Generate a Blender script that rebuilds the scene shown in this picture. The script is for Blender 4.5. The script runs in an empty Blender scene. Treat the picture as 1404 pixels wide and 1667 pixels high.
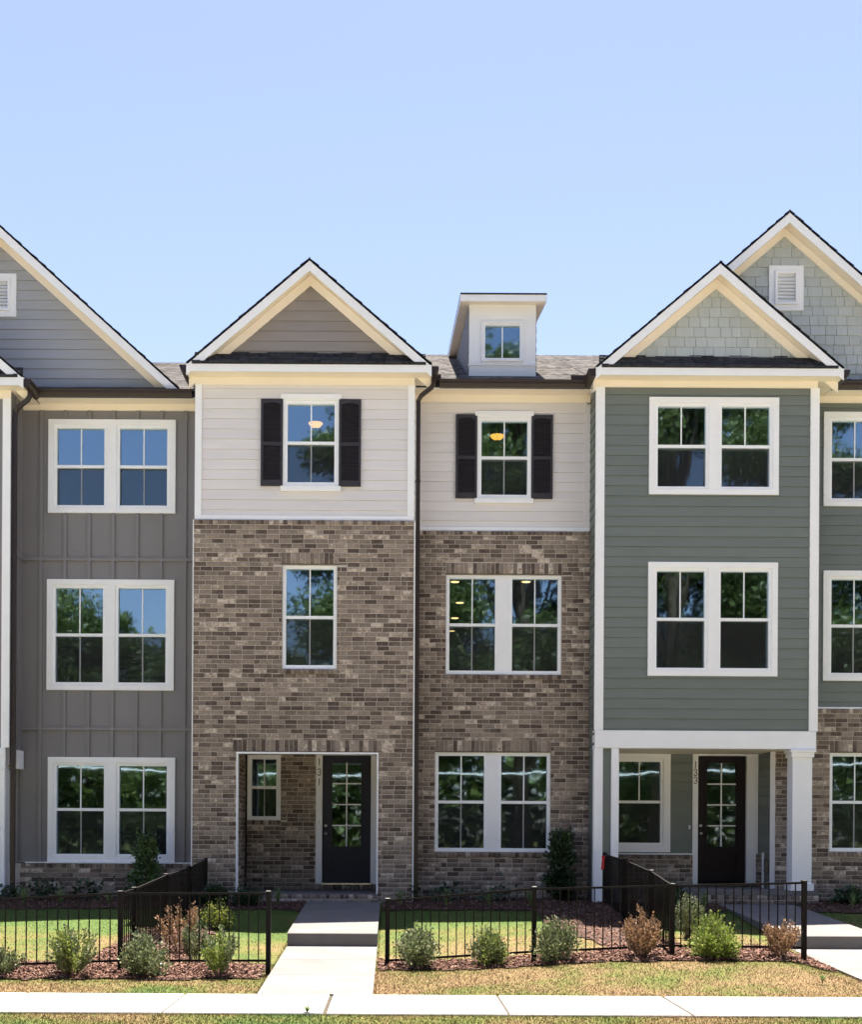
import bpy, math, random
import numpy as np
from mathutils import Matrix, Vector, noise as mnoise
random.seed(7); rng = np.random.default_rng(7)
C = bpy.context.scene.collection
S = bpy.context.scene

# ------------------------------------------------------------------ camera, sky, sun, exposure
F, CX, CY, EZ, ROLL = 2150.0, 640.0, 1360.0, 1.785, math.radians(0.33)
cam = bpy.data.cameras.new('camera'); camo = bpy.data.objects.new('camera', cam); C.objects.link(camo)
cam.sensor_fit = 'VERTICAL'; cam.sensor_height = 24.0; cam.lens = F * 24.0 / 1667.0
cam.shift_x = (702 - CX) / 1667.0; cam.shift_y = (CY - 833.5) / 1667.0
cam.clip_start = 0.1; cam.clip_end = 2000
camo.matrix_world = Matrix.Translation((0, 0, EZ)) @ Matrix.Rotation(math.radians(90), 4, 'X') @ Matrix.Rotation(ROLL, 4, 'Z')
S.camera = camo
EL, AZ = math.radians(75), math.radians(9)      # the sun stands high behind the houses, a little to the right
world = bpy.data.worlds.new('World'); S.world = world; world.use_nodes = True
wn = world.node_tree.nodes; wl = world.node_tree.links
sky = wn.new('ShaderNodeTexSky'); sky.sky_type = 'NISHITA'; sky.sun_disc = False
sky.sun_elevation = EL; sky.sun_rotation = AZ; sky.air_density = 1.0; sky.dust_density = 0.6; sky.ozone_density = 2.0
bg = [n for n in wn if n.type == 'BACKGROUND'][0]
wb = wn.new('ShaderNodeVectorMath'); wb.operation = 'MULTIPLY'; wb.inputs[1].default_value = (1.095, 0.935, 0.955)   # camera white balance
wl.new(sky.outputs[0], wb.inputs[0]); wl.new(wb.outputs[0], bg.inputs[0]); bg.inputs[1].default_value = 0.060
sl = bpy.data.lights.new('sun', 'SUN'); sl.energy = 5.0; sl.angle = math.radians(0.53); sl.color = (1.0, 0.94, 0.85)
so = bpy.data.objects.new('sun', sl); C.objects.link(so)
sd = Vector((math.sin(AZ) * math.cos(EL), math.cos(AZ) * math.cos(EL), math.sin(EL)))
so.rotation_euler = sd.to_track_quat('Z', 'Y').to_euler(); so.location = (5, 30, 40)
S.view_settings.view_transform = 'Standard'; S.view_settings.look = 'None'
S.view_settings.exposure = 2.1; S.view_settings.gamma = 1.0
S.view_settings.use_curve_mapping = False

# ------------------------------------------------------------------ measuring
_c, _s = math.cos(ROLL), math.sin(ROLL)
def WX(px, py, Y): return ((px - CX) * _c + (py - CY) * _s) * Y / F
def WZ(px, py, Y): return EZ - (-(px - CX) * _s + (py - CY) * _c) * Y / F
def rect(x0, y0, x1, y1, Y):
    mx, my = (x0 + x1) / 2, (y0 + y1) / 2
    return (WX(x0, my, Y), WX(x1, my, Y), WZ(mx, y1, Y), WZ(mx, y0, Y))   # X0 X1 Z0 Z1
YB, YM, YP = 23.24, 24.02, 24.85
def sst(t): t = max(0.0, min(1.0, t)); return t * t * (3 - 2 * t)
_gy = [-400, -8, 2.2, 2.5, 11.0, 11.3, 13.15, 14.7, 17.2, 18.9, 23.0, 25.0, 400]
_gz = [0.3, 0.1, -0.03, -0.2, -0.2, -0.03, -0.01, -0.01, 0.085, 0.20, 0.60, 0.66, 0.66]
def ground(X, Y):
    z = float(np.interp(Y, _gy, _gz))
    b = sst((Y - 15.0) / 2.1) * (1 - 0.75 * sst((Y - 17.6) / 2.6))
    if 14.7 < Y < 22: z += b * (0.15 * sst((X - 0.3) / 3.2)) * (1 - sst((X - 5.0) / .7)) + 0.035 * sst((-X - 1.0) / 1.5) * b
    return z

# ------------------------------------------------------------------ materials
def N(nt, t, **k):
    n = nt.nodes.new(t)
    for a, v in k.items():
        if a.startswith('i_'): n.inputs[int(a[2:])].default_value = v
        else: setattr(n, a, v)
    return n
def ramp(nt, stops, interp='LINEAR'):
    r = nt.nodes.new('ShaderNodeValToRGB'); r.color_ramp.interpolation = interp
    el = r.color_ramp.elements
    while len(el) < len(stops): el.new(0.5)
    for e, (p, c) in zip(el, stops): e.position = p; e.color = (*c, 1)
    return r
def base(name, rough=0.6, spec=0.5):
    m = bpy.data.materials.new(name); m.use_nodes = True
    nt = m.node_tree; b = nt.nodes['Principled BSDF']
    b.inputs['Roughness'].default_value = rough
    b.inputs['Specular IOR Level'].default_value = spec
    return m, nt, b
def geo_pos(nt, scale=(1, 1, 1)):
    g = nt.nodes.new('ShaderNodeNewGeometry'); mp = nt.nodes.new('ShaderNodeMapping'); mp.inputs['Scale'].default_value = scale
    nt.links.new(g.outputs['Position'], mp.inputs[0]); return mp.outputs[0], g
def noisy(name, col, rough=0.6, var=0.12, scale=3.0, stretch=(1, 1, 1), bump=0.0, bscale=60, spec=0.4, metallic=0, isl=0.0):
    m, nt, b = base(name, rough, spec); b.inputs['Metallic'].default_value = metallic
    p, g = geo_pos(nt, stretch)
    n1 = N(nt, 'ShaderNodeTexNoise'); n1.inputs['Scale'].default_value = scale; n1.inputs['Detail'].default_value = 6
    nt.links.new(p, n1.inputs['Vector'])
    lo = tuple(max(0, c * (1 - var)) for c in col); hi = tuple(c * (1 + var) for c in col)
    r = ramp(nt, [(0.25, lo), (0.75, hi)]); nt.links.new(n1.outputs[0], r.inputs[0])
    out = r.outputs[0]
    if isl:
        oi = nt.nodes.new('ShaderNodeObjectInfo')
        ad = N(nt, 'ShaderNodeMath', operation='ADD'); nt.links.new(oi.outputs['Random'], ad.inputs[0]); nt.links.new(g.outputs['Random Per Island'], ad.inputs[1])
        fr = N(nt, 'ShaderNodeMath', operation='FRACT'); nt.links.new(ad.outputs[0], fr.inputs[0])
        mr = N(nt, 'ShaderNodeMapRange'); mr.inputs[3].default_value = 1 - isl; mr.inputs[4].default_value = 1 + isl
        nt.links.new(fr.outputs[0], mr.inputs[0])
        vm = N(nt, 'ShaderNodeVectorMath', operation='SCALE'); nt.links.new(out, vm.inputs[0]); nt.links.new(mr.outputs[0], vm.inputs['Scale']); out = vm.outputs[0]
    nt.links.new(out, b.inputs['Base Color'])
    if bump:
        n2 = N(nt, 'ShaderNodeTexNoise'); n2.inputs['Scale'].default_value = bscale; n2.inputs['Detail'].default_value = 4
        nt.links.new(p, n2.inputs['Vector'])
        bp = N(nt, 'ShaderNodeBump'); bp.inputs['Strength'].default_value = bump; bp.inputs['Distance'].default_value = 0.01
        nt.links.new(n2.outputs[0], bp.inputs['Height']); nt.links.new(bp.outputs[0], b.inputs['Normal'])
    return m
def leafmat(name, cols, rough=0.4, trans=0.25, spec=0.5):
    m, nt, b = base(name, rough, spec)
    g = nt.nodes.new('ShaderNodeNewGeometry')
    r = ramp(nt, [(i / (len(cols) - 1), c) for i, c in enumerate(cols)])
    nt.links.new(g.outputs['Random Per Island'], r.inputs[0]); nt.links.new(r.outputs[0], b.inputs['Base Color'])
    t = nt.nodes.new('ShaderNodeBsdfTranslucent'); nt.links.new(r.outputs[0], t.inputs[0])
    mx = nt.nodes.new('ShaderNodeMixShader'); mx.inputs[0].default_value = trans
    nt.links.new(b.outputs[0], mx.inputs[1]); nt.links.new(t.outputs[0], mx.inputs[2])
    nt.links.new(mx.outputs[0], nt.nodes['Material Output'].inputs[0])
    return m
M = {}
M['white'] = noisy('white_paint', (0.86, 0.85, 0.85), 0.5, 0.03, 2.5, bump=0.03, bscale=40)
M['vinyl'] = noisy('white_vinyl', (0.87, 0.87, 0.88), 0.35, 0.02, 4)
M['soffit'] = noisy('bounce_warmed_soffit_white', (0.86, 0.765, 0.64), 0.6, 0.03, 2)  # white boards; warm bounce light from the ground is put into the colour
M['cream'] = noisy('cream_siding_paint', (0.72, 0.675, 0.655), 0.55, 0.04, 1.5, (1, 1, 6), bump=0.12, bscale=30, isl=.035)
M['grey'] = noisy('grey_siding_paint', (0.215, 0.200, 0.200), 0.55, 0.05, 1.5, bump=0.12, bscale=50)
M['ltgrey'] = noisy('pale_grey_siding_paint', (0.36, 0.36, 0.375), 0.55, 0.05, 1.5, (1, 1, 6), bump=0.12, bscale=30, isl=.035)
M['taupe'] = noisy('taupe_siding_paint', (0.27, 0.235, 0.215), 0.55, 0.05, 1.5, (1, 1, 6), bump=0.12, bscale=30, isl=.035)
M['green'] = noisy('green_siding_paint', (0.158, 0.177, 0.158), 0.5, 0.05, 1.5, (1, 1, 6), bump=0.12, bscale=30, isl=.035)
M['shake'] = noisy('pale_green_shake_paint', (0.45, 0.475, 0.46), 0.6, 0.05, 2, (6, 6, 1), bump=0.2, bscale=25, isl=0.06)
M['shutter'] = noisy('charcoal_shutter', (0.035, 0.030, 0.035), 0.5, 0.1, 5)
M['slate_door'] = noisy('slate_door_paint', (0.024, 0.025, 0.036), 0.5, 0.08, 4, spec=.25)
M['plum_door'] = noisy('dark_plum_door_paint', (0.011, 0.006, 0.008), 0.5, 0.08, 4, spec=.2)
M['bronze'] = noisy('dark_bronze_gutter', (0.030, 0.019, 0.016), 0.4, 0.12, 4, spec=0.4)
M['fence'] = noisy('dark_bronze_fence', (0.0055, 0.004, 0.004), 0.5, 0.15, 6, spec=0.15)
M['steel'] = noisy('brushed_steel', (0.55, 0.53, 0.5), 0.3, 0.05, 8, metallic=1)
M['numeral'] = noisy('dark_numerals', (0.10, 0.09, 0.08), 0.35, 0.1, 8, metallic=0.6)
M['inside'] = noisy('interior_paint', (0.25, 0.24, 0.22), 0.8, 0.05, 2)
M['wood'] = noisy('stained_floor', (0.12, 0.08, 0.05), 0.5, 0.2, 3, (1, 8, 1))
M['shingle'] = noisy('asphalt_shingle', (0.115, 0.100, 0.090), 0.9, 0.35, 14, bump=0.5, bscale=120, isl=0.45)
M['dkshingle'] = noisy('charcoal_shingle', (0.035, 0.035, 0.040), 0.9, 0.3, 14, bump=0.4, bscale=120, isl=0.35)
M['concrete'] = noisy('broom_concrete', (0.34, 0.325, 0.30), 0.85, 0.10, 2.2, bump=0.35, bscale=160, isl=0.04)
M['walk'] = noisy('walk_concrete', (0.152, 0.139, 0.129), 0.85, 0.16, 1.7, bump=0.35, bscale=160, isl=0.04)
M['dirt'] = noisy('joint_dirt', (0.06, 0.045, 0.03), 0.95, 0.3, 20)
M['mulch'] = noisy('mulch_soil', (0.060, 0.032, 0.022), 0.95, 0.5, 16, bump=1.0, bscale=60)
M['asphalt'] = noisy('road_paled_for_bounce', (0.52, 0.50, 0.47), 0.9, 0.2, 10, bump=0.5, bscale=150)  # unseen road, its colour paled to bounce more light onto the house fronts
M['bark'] = noisy('bark', (0.10, 0.075, 0.055), 0.9, 0.3, 6, (1, 1, .2), bump=0.8, bscale=20)
M['stem'] = noisy('shrub_stem', (0.09, 0.06, 0.04), 0.8, 0.3, 9)
M['ribbon'] = noisy('red_ribbon', (0.60, 0.03, 0.03), 0.5, 0.1, 9)
M['chip'] = leafmat('mulch_chips', [(0.05, 0.022, 0.015), (0.11, 0.05, 0.035), (0.17, 0.085, 0.06), (0.30, 0.19, 0.14)], 0.85, 0.0, 0.2)
M['holly'] = leafmat('holly_leaves', [(0.05, 0.075, 0.03), (0.10, 0.135, 0.05), (0.19, 0.22, 0.10), (0.40, 0.41, 0.27)], 0.33, 0.2)
M['holly2'] = leafmat('bright_holly_leaves', [(0.07, 0.12, 0.02), (0.14, 0.20, 0.03), (0.24, 0.30, 0.06), (0.36, 0.38, 0.14)], 0.35, 0.25)
M['rust'] = leafmat('dry_brown_leaves', [(0.10, 0.065, 0.035), (0.26, 0.15, 0.08), (0.36, 0.21, 0.12), (0.46, 0.33, 0.21)], 0.6, 0.2)
M['darkleaf'] = leafmat('dark_evergreen_leaves', [(0.015, 0.035, 0.014), (0.03, 0.06, 0.022), (0.05, 0.09, 0.03)], 0.4, 0.15)
M['midleaf'] = leafmat('loose_green_leaves', [(0.03, 0.06, 0.02), (0.07, 0.12, 0.035), (0.12, 0.19, 0.06)], 0.4, 0.2)
M['yellowleaf'] = leafmat('variegated_leaves', [(0.08, 0.12, 0.02), (0.26, 0.30, 0.06), (0.38, 0.38, 0.12)], 0.45, 0.2)
M['lily'] = leafmat('grassy_leaves', [(0.07, 0.13, 0.03), (0.16, 0.24, 0.06), (0.36, 0.42, 0.20)], 0.45, 0.3)
M['treeleaf'] = leafmat('tree_leaves', [(0.035, 0.06, 0.015), (0.085, 0.12, 0.03), (0.17, 0.21, 0.06)], 0.5, 0.35)

def brickmat(name, k=1.0):
    m, nt, b = base(name, 0.85, 0.25)
    p, g = geo_pos(nt)
    oi = nt.nodes.new('ShaderNodeObjectInfo')
    ad = N(nt, 'ShaderNodeMath', operation='ADD'); nt.links.new(oi.outputs['Random'], ad.inputs[0]); nt.links.new(g.outputs['Random Per Island'], ad.inputs[1])
    fr = N(nt, 'ShaderNodeMath', operation='FRACT'); nt.links.new(ad.outputs[0], fr.inputs[0])
    sc = N(nt, 'ShaderNodeMath', operation='MULTIPLY'); nt.links.new(fr.outputs[0], sc.inputs[0]); sc.inputs[1].default_value = 57.0
    cb = N(nt, 'ShaderNodeVectorMath', operation='ADD'); nt.links.new(p, cb.inputs[0]); nt.links.new(sc.outputs[0], cb.inputs[1])
    K = lambda *c: tuple(v * k for v in c)
    r = ramp(nt, [(0.0, K(.080, .057, .046)), (0.16, K(.125, .092, .073)), (0.42, K(.190, .148, .118)), (0.72, K(.245, .194, .154)), (0.9, K(.30, .235, .185)), (1.0, K(.54, .45, .37))])
    n1 = N(nt, 'ShaderNodeTexNoise'); n1.inputs['Scale'].default_value = 13; n1.inputs['Detail'].default_value = 5; n1.inputs['Roughness'].default_value = .7
    nt.links.new(cb.outputs[0], n1.inputs['Vector'])
    # shift the ramp position inside one brick so that its face is smeared light and dark
    ma = N(nt, 'ShaderNodeMapRange'); ma.inputs[1].default_value = .3; ma.inputs[2].default_value = .72; ma.inputs[3].default_value = -.22; ma.inputs[4].default_value = .22
    nt.links.new(n1.outputs[0], ma.inputs[0])
    s2 = N(nt, 'ShaderNodeMath', operation='ADD', use_clamp=True); nt.links.new(fr.outputs[0], s2.inputs[0]); nt.links.new(ma.outputs[0], s2.inputs[1])
    nt.links.new(s2.outputs[0], r.inputs[0])
    # grit
    n3 = N(nt, 'ShaderNodeTexNoise'); n3.inputs['Scale'].default_value = 70; n3.inputs['Detail'].default_value = 3
    nt.links.new(p, n3.inputs['Vector'])
    mr = N(nt, 'ShaderNodeMapRange'); mr.inputs[1].default_value = .3; mr.inputs[2].default_value = .7; mr.inputs[3].default_value = .72; mr.inputs[4].default_value = 1.25
    nt.links.new(n3.outputs[0], mr.inputs[0])
    vm = N(nt, 'ShaderNodeVectorMath', operation='SCALE'); nt.links.new(r.outputs[0], vm.inputs[0]); nt.links.new(mr.outputs[0], vm.inputs['Scale'])
    nt.links.new(vm.outputs[0], b.inputs['Base Color'])
    bp = N(nt, 'ShaderNodeBump'); bp.inputs['Strength'].default_value = .5; bp.inputs['Distance'].default_value = .006
    nt.links.new(n3.outputs[0], bp.inputs['Height']); nt.links.new(bp.outputs[0], b.inputs['Normal'])
    return m
M['brick'] = brickmat('tumbled_brick', 1.12)
M['mortar'] = noisy('mortar', (0.50, 0.44, 0.385), 0.95, 0.15, 8, bump=.5, bscale=90)

def glassmat(name, refl, rough=0.0, tint=(.75, .8, .8), bump=0.02):
    m = bpy.data.materials.new(name); m.use_nodes = True; nt = m.node_tree
    nt.nodes.remove(nt.nodes['Principled BSDF'])
    tr = N(nt, 'ShaderNodeBsdfTransparent'); tr.inputs[0].default_value = (*tint, 1)
    gl = N(nt, 'ShaderNodeBsdfGlossy'); gl.inputs['Roughness'].default_value = rough; gl.inputs[0].default_value = (.64, .86, 1, 1)
    lw = N(nt, 'ShaderNodeLayerWeight'); lw.inputs[0].default_value = .2
    mr = N(nt, 'ShaderNodeMapRange'); mr.inputs[3].default_value = refl; mr.inputs[4].default_value = 1
    nt.links.new(lw.outputs['Fresnel'], mr.inputs[0])
    p, g = geo_pos(nt, (1, 1, .6))
    n = N(nt, 'ShaderNodeTexNoise'); n.inputs['Scale'].default_value = 3.2; n.inputs['Detail'].default_value = 1.5
    nt.links.new(p, n.inputs['Vector'])
    bp = N(nt, 'ShaderNodeBump'); bp.inputs['Strength'].default_value = bump; bp.inputs['Distance'].default_value = .05
    nt.links.new(n.outputs[0], bp.inputs['Height']); nt.links.new(bp.outputs[0], gl.inputs['Normal'])
    mx = N(nt, 'ShaderNodeMixShader'); nt.links.new(mr.outputs[0], mx.inputs[0]); nt.links.new(tr.outputs[0], mx.inputs[1]); nt.links.new(gl.outputs[0], mx.inputs[2])
    nt.links.new(mx.outputs[0], nt.nodes['Material Output'].inputs[0])
    return m
M['glass'] = glassmat('window_glass', .25, 0.022, bump=.014)
def screenmat():
    m = bpy.data.materials.new('insect_screen_mesh'); m.use_nodes = True; nt = m.node_tree
    b = nt.nodes['Principled BSDF']; b.inputs['Base Color'].default_value = (.013, .012, .012, 1); b.inputs['Roughness'].default_value = .7
    tr = N(nt, 'ShaderNodeBsdfTransparent'); mx = N(nt, 'ShaderNodeMixShader'); mx.inputs[0].default_value = .42
    nt.links.new(tr.outputs[0], mx.inputs[1]); nt.links.new(b.outputs[0], mx.inputs[2]); nt.links.new(mx.outputs[0], nt.nodes['Material Output'].inputs[0])
    return m
M['screen'] = screenmat()
def emit(name, col, s):
    m = bpy.data.materials.new(name); m.use_nodes = True; nt = m.node_tree; b = nt.nodes['Principled BSDF']
    b.inputs['Base Color'].default_value = (*col, 1); b.inputs['Emission Color'].default_value = (*col, 1); b.inputs['Emission Strength'].default_value = s
    return m
M['lamp'] = emit('lit_alabaster_bowl', (1.0, .44, .07), .8)
M['down'] = emit('lit_downlight', (1.0, .66, .28), 1.0)

def grassmat(name, isl):
    m, nt, b = base(name, .8, .15)
    p, g = geo_pos(nt)
    n1 = N(nt, 'ShaderNodeTexNoise'); n1.inputs['Scale'].default_value = .55; n1.inputs['Detail'].default_value = 5; n1.inputs['Roughness'].default_value = .65
    nt.links.new(p, n1.inputs['Vector'])
    # strips beside the pavement and between shrubs are dry, ground in the shade of the houses stays green
    sep = N(nt, 'ShaderNodeSeparateXYZ'); nt.links.new(p, sep.inputs[0])
    r2 = ramp(nt, [(0.0, (.44,) * 3), (0.06, (.46,) * 3), (.14, (.44,) * 3), (.28, (.30,) * 3), (.42, (.32,) * 3), (.62, (.40,) * 3), (.80, (.72,) * 3), (1, (.75,) * 3)])
    my = N(nt, 'ShaderNodeMapRange'); my.inputs[1].default_value = 12.5; my.inputs[2].default_value = 23.0; nt.links.new(sep.outputs[1], my.inputs[0]); nt.links.new(my.outputs[0], r2.inputs[0])
    nx = N(nt, 'ShaderNodeMath', operation='MULTIPLY_ADD'); nt.links.new(n1.outputs[0], nx.inputs[0]); nx.inputs[1].default_value = 1.9; nx.inputs[2].default_value = -.45
    a0 = N(nt, 'ShaderNodeMath', operation='ADD'); nt.links.new(nx.outputs[0], a0.inputs[0]); nt.links.new(r2.outputs[0], a0.inputs[1])
    mxx = N(nt, 'ShaderNodeMapRange'); mxx.inputs[1].default_value = -2.0; mxx.inputs[2].default_value = .8; mxx.inputs[3].default_value = .085; mxx.inputs[4].default_value = 0; nt.links.new(sep.outputs[0], mxx.inputs[0])
    a = N(nt, 'ShaderNodeMath', operation='ADD'); nt.links.new(a0.outputs[0], a.inputs[0]); nt.links.new(mxx.outputs[0], a.inputs[1])
    n2 = N(nt, 'ShaderNodeTexNoise'); n2.inputs['Scale'].default_value = 9; n2.inputs['Detail'].default_value = 4; nt.links.new(p, n2.inputs['Vector'])
    a2 = N(nt, 'ShaderNodeMath', operation='MULTIPLY_ADD'); nt.links.new(n2.outputs[0], a2.inputs[0]); a2.inputs[1].default_value = .35; nt.links.new(a.outputs[0], a2.inputs[2])
    if isl:
        a3 = N(nt, 'ShaderNodeMath', operation='MULTIPLY_ADD'); nt.links.new(g.outputs['Random Per Island'], a3.inputs[0]); a3.inputs[1].default_value = .22; nt.links.new(a2.outputs[0], a3.inputs[2]); a2 = a3
    sb = N(nt, 'ShaderNodeMath', operation='SUBTRACT'); nt.links.new(a2.outputs[0], sb.inputs[0]); sb.inputs[1].default_value = .62 + (.11 if isl else 0)
    r = ramp(nt, [(0.12, (.195, .125, .062)), (0.38, (.16, .115, .048)), (.56, (.11, .112, .028)), (.78, (.066, .102, .022))])
    nt.links.new(sb.outputs[0], r.inputs[0]); nt.links.new(r.outputs[0], b.inputs['Base Color'])
    bp = N(nt, 'ShaderNodeBump'); bp.inputs['Strength'].default_value = .8; bp.inputs['Distance'].default_value = .03
    n4 = N(nt, 'ShaderNodeTexNoise'); n4.inputs['Scale'].default_value = 45; nt.links.new(p, n4.inputs['Vector'])
    if not isl: nt.links.new(n4.outputs[0], bp.inputs['Height']); nt.links.new(bp.outputs[0], b.inputs['Normal'])
    return m
M['turf'] = grassmat('turf', False); M['blade'] = grassmat('grass_blades', True)

# ------------------------------------------------------------------ object helpers
ORG = {}
def tag(o, label=None, cat=None, group=None, kind=None):
    if label: o['label'] = label
    if cat: o['category'] = cat
    if group: o['group'] = group
    if kind: o['kind'] = kind
    return o
def thing(name, loc, label, cat, group=None):
    o = bpy.data.objects.new(name, None); C.objects.link(o); o.location = loc; o.empty_display_size = .3
    ORG[o] = Vector(loc); return tag(o, label, cat, group)
def link(name, me, org, parent, scale=None, rot=None):
    o = bpy.data.objects.new(name, me); C.objects.link(o)
    org = Vector(org)
    if parent is not None: o.parent = parent; o.location = org - ORG[parent]
    else: o.location = org
    if scale: o.scale = scale
    if rot: o.rotation_euler = rot
    ORG[o] = org; return o
class MB:
    def __init__(s): s.v = []; s.f = []
    def add(s, vs, fs):
        k = len(s.v); s.v += [tuple(v) for v in vs]; s.f += [tuple(i + k for i in f) for f in fs]; return s
    def box(s, x0, x1, y0, y1, z0, z1):
        return s.add([(x0, y0, z0), (x1, y0, z0), (x1, y1, z0), (x0, y1, z0), (x0, y0, z1), (x1, y0, z1), (x1, y1, z1), (x0, y1, z1)],
                     [(0, 3, 2, 1), (4, 5, 6, 7), (0, 1, 5, 4), (1, 2, 6, 5), (2, 3, 7, 6), (3, 0, 4, 7)])
    def bevbox(s, x0, x1, y0, y1, z0, z1, b=.006):
        # box whose front (-Y) edges are chamfered
        v = [(x0, y1, z0), (x1, y1, z0), (x1, y1, z1), (x0, y1, z1), (x0, y0 + b, z0), (x1, y0 + b, z0), (x1, y0 + b, z1), (x0, y0 + b, z1),
             (x0 + b, y0, z0 + b), (x1 - b, y0, z0 + b), (x1 - b, y0, z1 - b), (x0 + b, y0, z1 - b)]
        return s.add(v, [(0, 1, 2, 3)[::-1], (0, 4, 5, 1)[::-1], (1, 5, 6, 2)[::-1], (2, 6, 7, 3)[::-1], (3, 7, 4, 0)[::-1],
                         (4, 8, 9, 5)[::-1], (5, 9, 10, 6)[::-1], (6, 10, 11, 7)[::-1], (7, 11, 8, 4)[::-1], (8, 11, 10, 9)[::-1]])
    def prism(s, pl, poly, o0, o1):
        # polygon in the wall plane (u,z) pushed out from o0 to o1; o1 may be a function of z
        f = o1 if callable(o1) else (lambda z: o1)
        n = len(poly); v = [pl(u, z, o0) for u, z in poly] + [pl(u, z, f(z)) for u, z in poly]
        return s.add(v, [tuple(range(n))[::-1], tuple(range(n, 2 * n))] + [(i, (i + 1) % n, (i + 1) % n + n, i + n) for i in range(n)])
    def extrude(s, pts, axis, a0, a1):
        # pts are 2-D in the two remaining axes (in XYZ order)
        def mk(p, a):
            l = list(p); l.insert(axis, a); return tuple(l)
        n = len(pts)
        return s.add([mk(p, a0) for p in pts] + [mk(p, a1) for p in pts], [tuple(range(n))[::-1], tuple(range(n, 2 * n))] + [(i, (i + 1) % n, (i + 1) % n + n, i + n) for i in range(n)])
    def tube(s, pts, r, n=6, r1=None):
        P = [Vector(p) for p in pts]; rings = []
        for i, p in enumerate(P):
            d = (P[min(i + 1, len(P) - 1)] - P[max(i - 1, 0)]).normalized()
            a = d.cross(Vector((0, 0, 1)));
            if a.length < .05: a = d.cross(Vector((1, 0, 0)))
            a.normalize(); b = d.cross(a)
            rr = r if r1 is None else r + (r1 - r) * i / (len(P) - 1)
            rings.append([p + (a * math.cos(t) + b * math.sin(t)) * rr for t in [2 * math.pi * (k + .5) / n for k in range(n)]])
        v = [q for R in rings for q in R]; f = []
        for i in range(len(P) - 1):
            for k in range(n): f.append((i * n + k, i * n + (k + 1) % n, (i + 1) * n + (k + 1) % n, (i + 1) * n + k))
        f += [tuple(range(n))[::-1], tuple(range((len(P) - 1) * n, len(P) * n))]
        return s.add(v, f)
    def lathe(s, prof, cx, cy, n=16):
        v = [(cx + r * math.cos(2 * math.pi * k / n), cy + r * math.sin(2 * math.pi * k / n), z) for r, z in prof for k in range(n)]
        f = [(i * n + k, i * n + (k + 1) % n, (i + 1) * n + (k + 1) % n, (i + 1) * n + k) for i in range(len(prof) - 1) for k in range(n)]
        f += [tuple(range(n))[::-1], tuple(range((len(prof) - 1) * n, len(prof) * n))]
        return s.add(v, f)
    def build(s, name, m, parent=None, label=None, smooth=False, org=None, kind=None):
        if not s.v: return None
        a = np.array(s.v); c = Vector(((a.min(0) + a.max(0)) / 2).tolist()) if org is None else Vector(org)
        me = bpy.data.meshes.new(name); me.from_pydata([tuple(Vector(v) - c) for v in s.v], [], s.f)
        me.materials.append(m)
        if smooth: me.polygons.foreach_set('use_smooth', [True] * len(me.polygons))
        me.update(); o = link(name, me, c, parent)
        if label: o['label'] = label
        if kind: o['kind'] = kind
        return o
def npmesh(name, V, Q, m, parent=None, org=(0, 0, 0), kind=None, smooth=False):
    # V (n,3) world points, Q (m,k) faces all with k corners
    V = np.asarray(V, dtype=np.float32) - np.array(org, dtype=np.float32); Q = np.asarray(Q, dtype=np.int32); k = Q.shape[1]
    me = bpy.data.meshes.new(name); me.vertices.add(len(V)); me.vertices.foreach_set('co', V.ravel())
    me.loops.add(Q.size); me.loops.foreach_set('vertex_index', Q.ravel())
    me.polygons.add(len(Q)); me.polygons.foreach_set('loop_start', np.arange(len(Q), dtype=np.int32) * k)
    me.polygons.foreach_set('loop_total', np.full(len(Q), k, dtype=np.int32))
    me.materials.append(m); me.update(calc_edges=True); me.validate()
    if smooth: me.polygons.foreach_set('use_smooth', [True] * len(me.polygons))
    o = link(name, me, org, parent)
    if kind: o['kind'] = kind
    return o
class Front:                                        # wall plane facing the street at depth Y
    def __init__(s, Y): s.Y = Y; s.rot = 0.0
    def __call__(s, u, z, o): return (u, s.Y - o, z)
class Side:                                         # wall plane facing +X or -X; u runs along Y
    def __init__(s, X, sg): s.X = X; s.sg = sg; s.rot = sg * math.pi / 2
    def __call__(s, u, z, o): return (s.X + s.sg * o, u, z)
def subtract(a, b, ivs):
    out = [(a, b)]
    for c, d in ivs:
        nx = []
        for p, q in out:
            if d <= p or c >= q: nx.append((p, q)); continue
            if c > p: nx.append((p, c))
            if d < q: nx.append((d, q))
        out = nx
    return [(p, q) for p, q in out if q - p > 1e-4]
def cells(u0, u1, z0, z1, holes):
    zs = sorted({z0, z1} | {z for h in holes for z in (h[2], h[3]) if z0 < z < z1})
    for a, b in zip(zs, zs[1:]):
        m = (a + b) / 2
        for p, q in subtract(u0, u1, [(h[0], h[1]) for h in holes if h[2] < m < h[3]]): yield p, q, a, b
def wall(pl, u0, u1, z0, z1, holes, m, parent, out=0.0, th=.14, name='wall'):
    mb = MB()
    for p, q, a, b in cells(u0, u1, z0, z1, holes): mb.prism(pl, [(p, a), (q, a), (q, b), (p, b)], out - th, out)
    return mb.build(name, m, parent)
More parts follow.
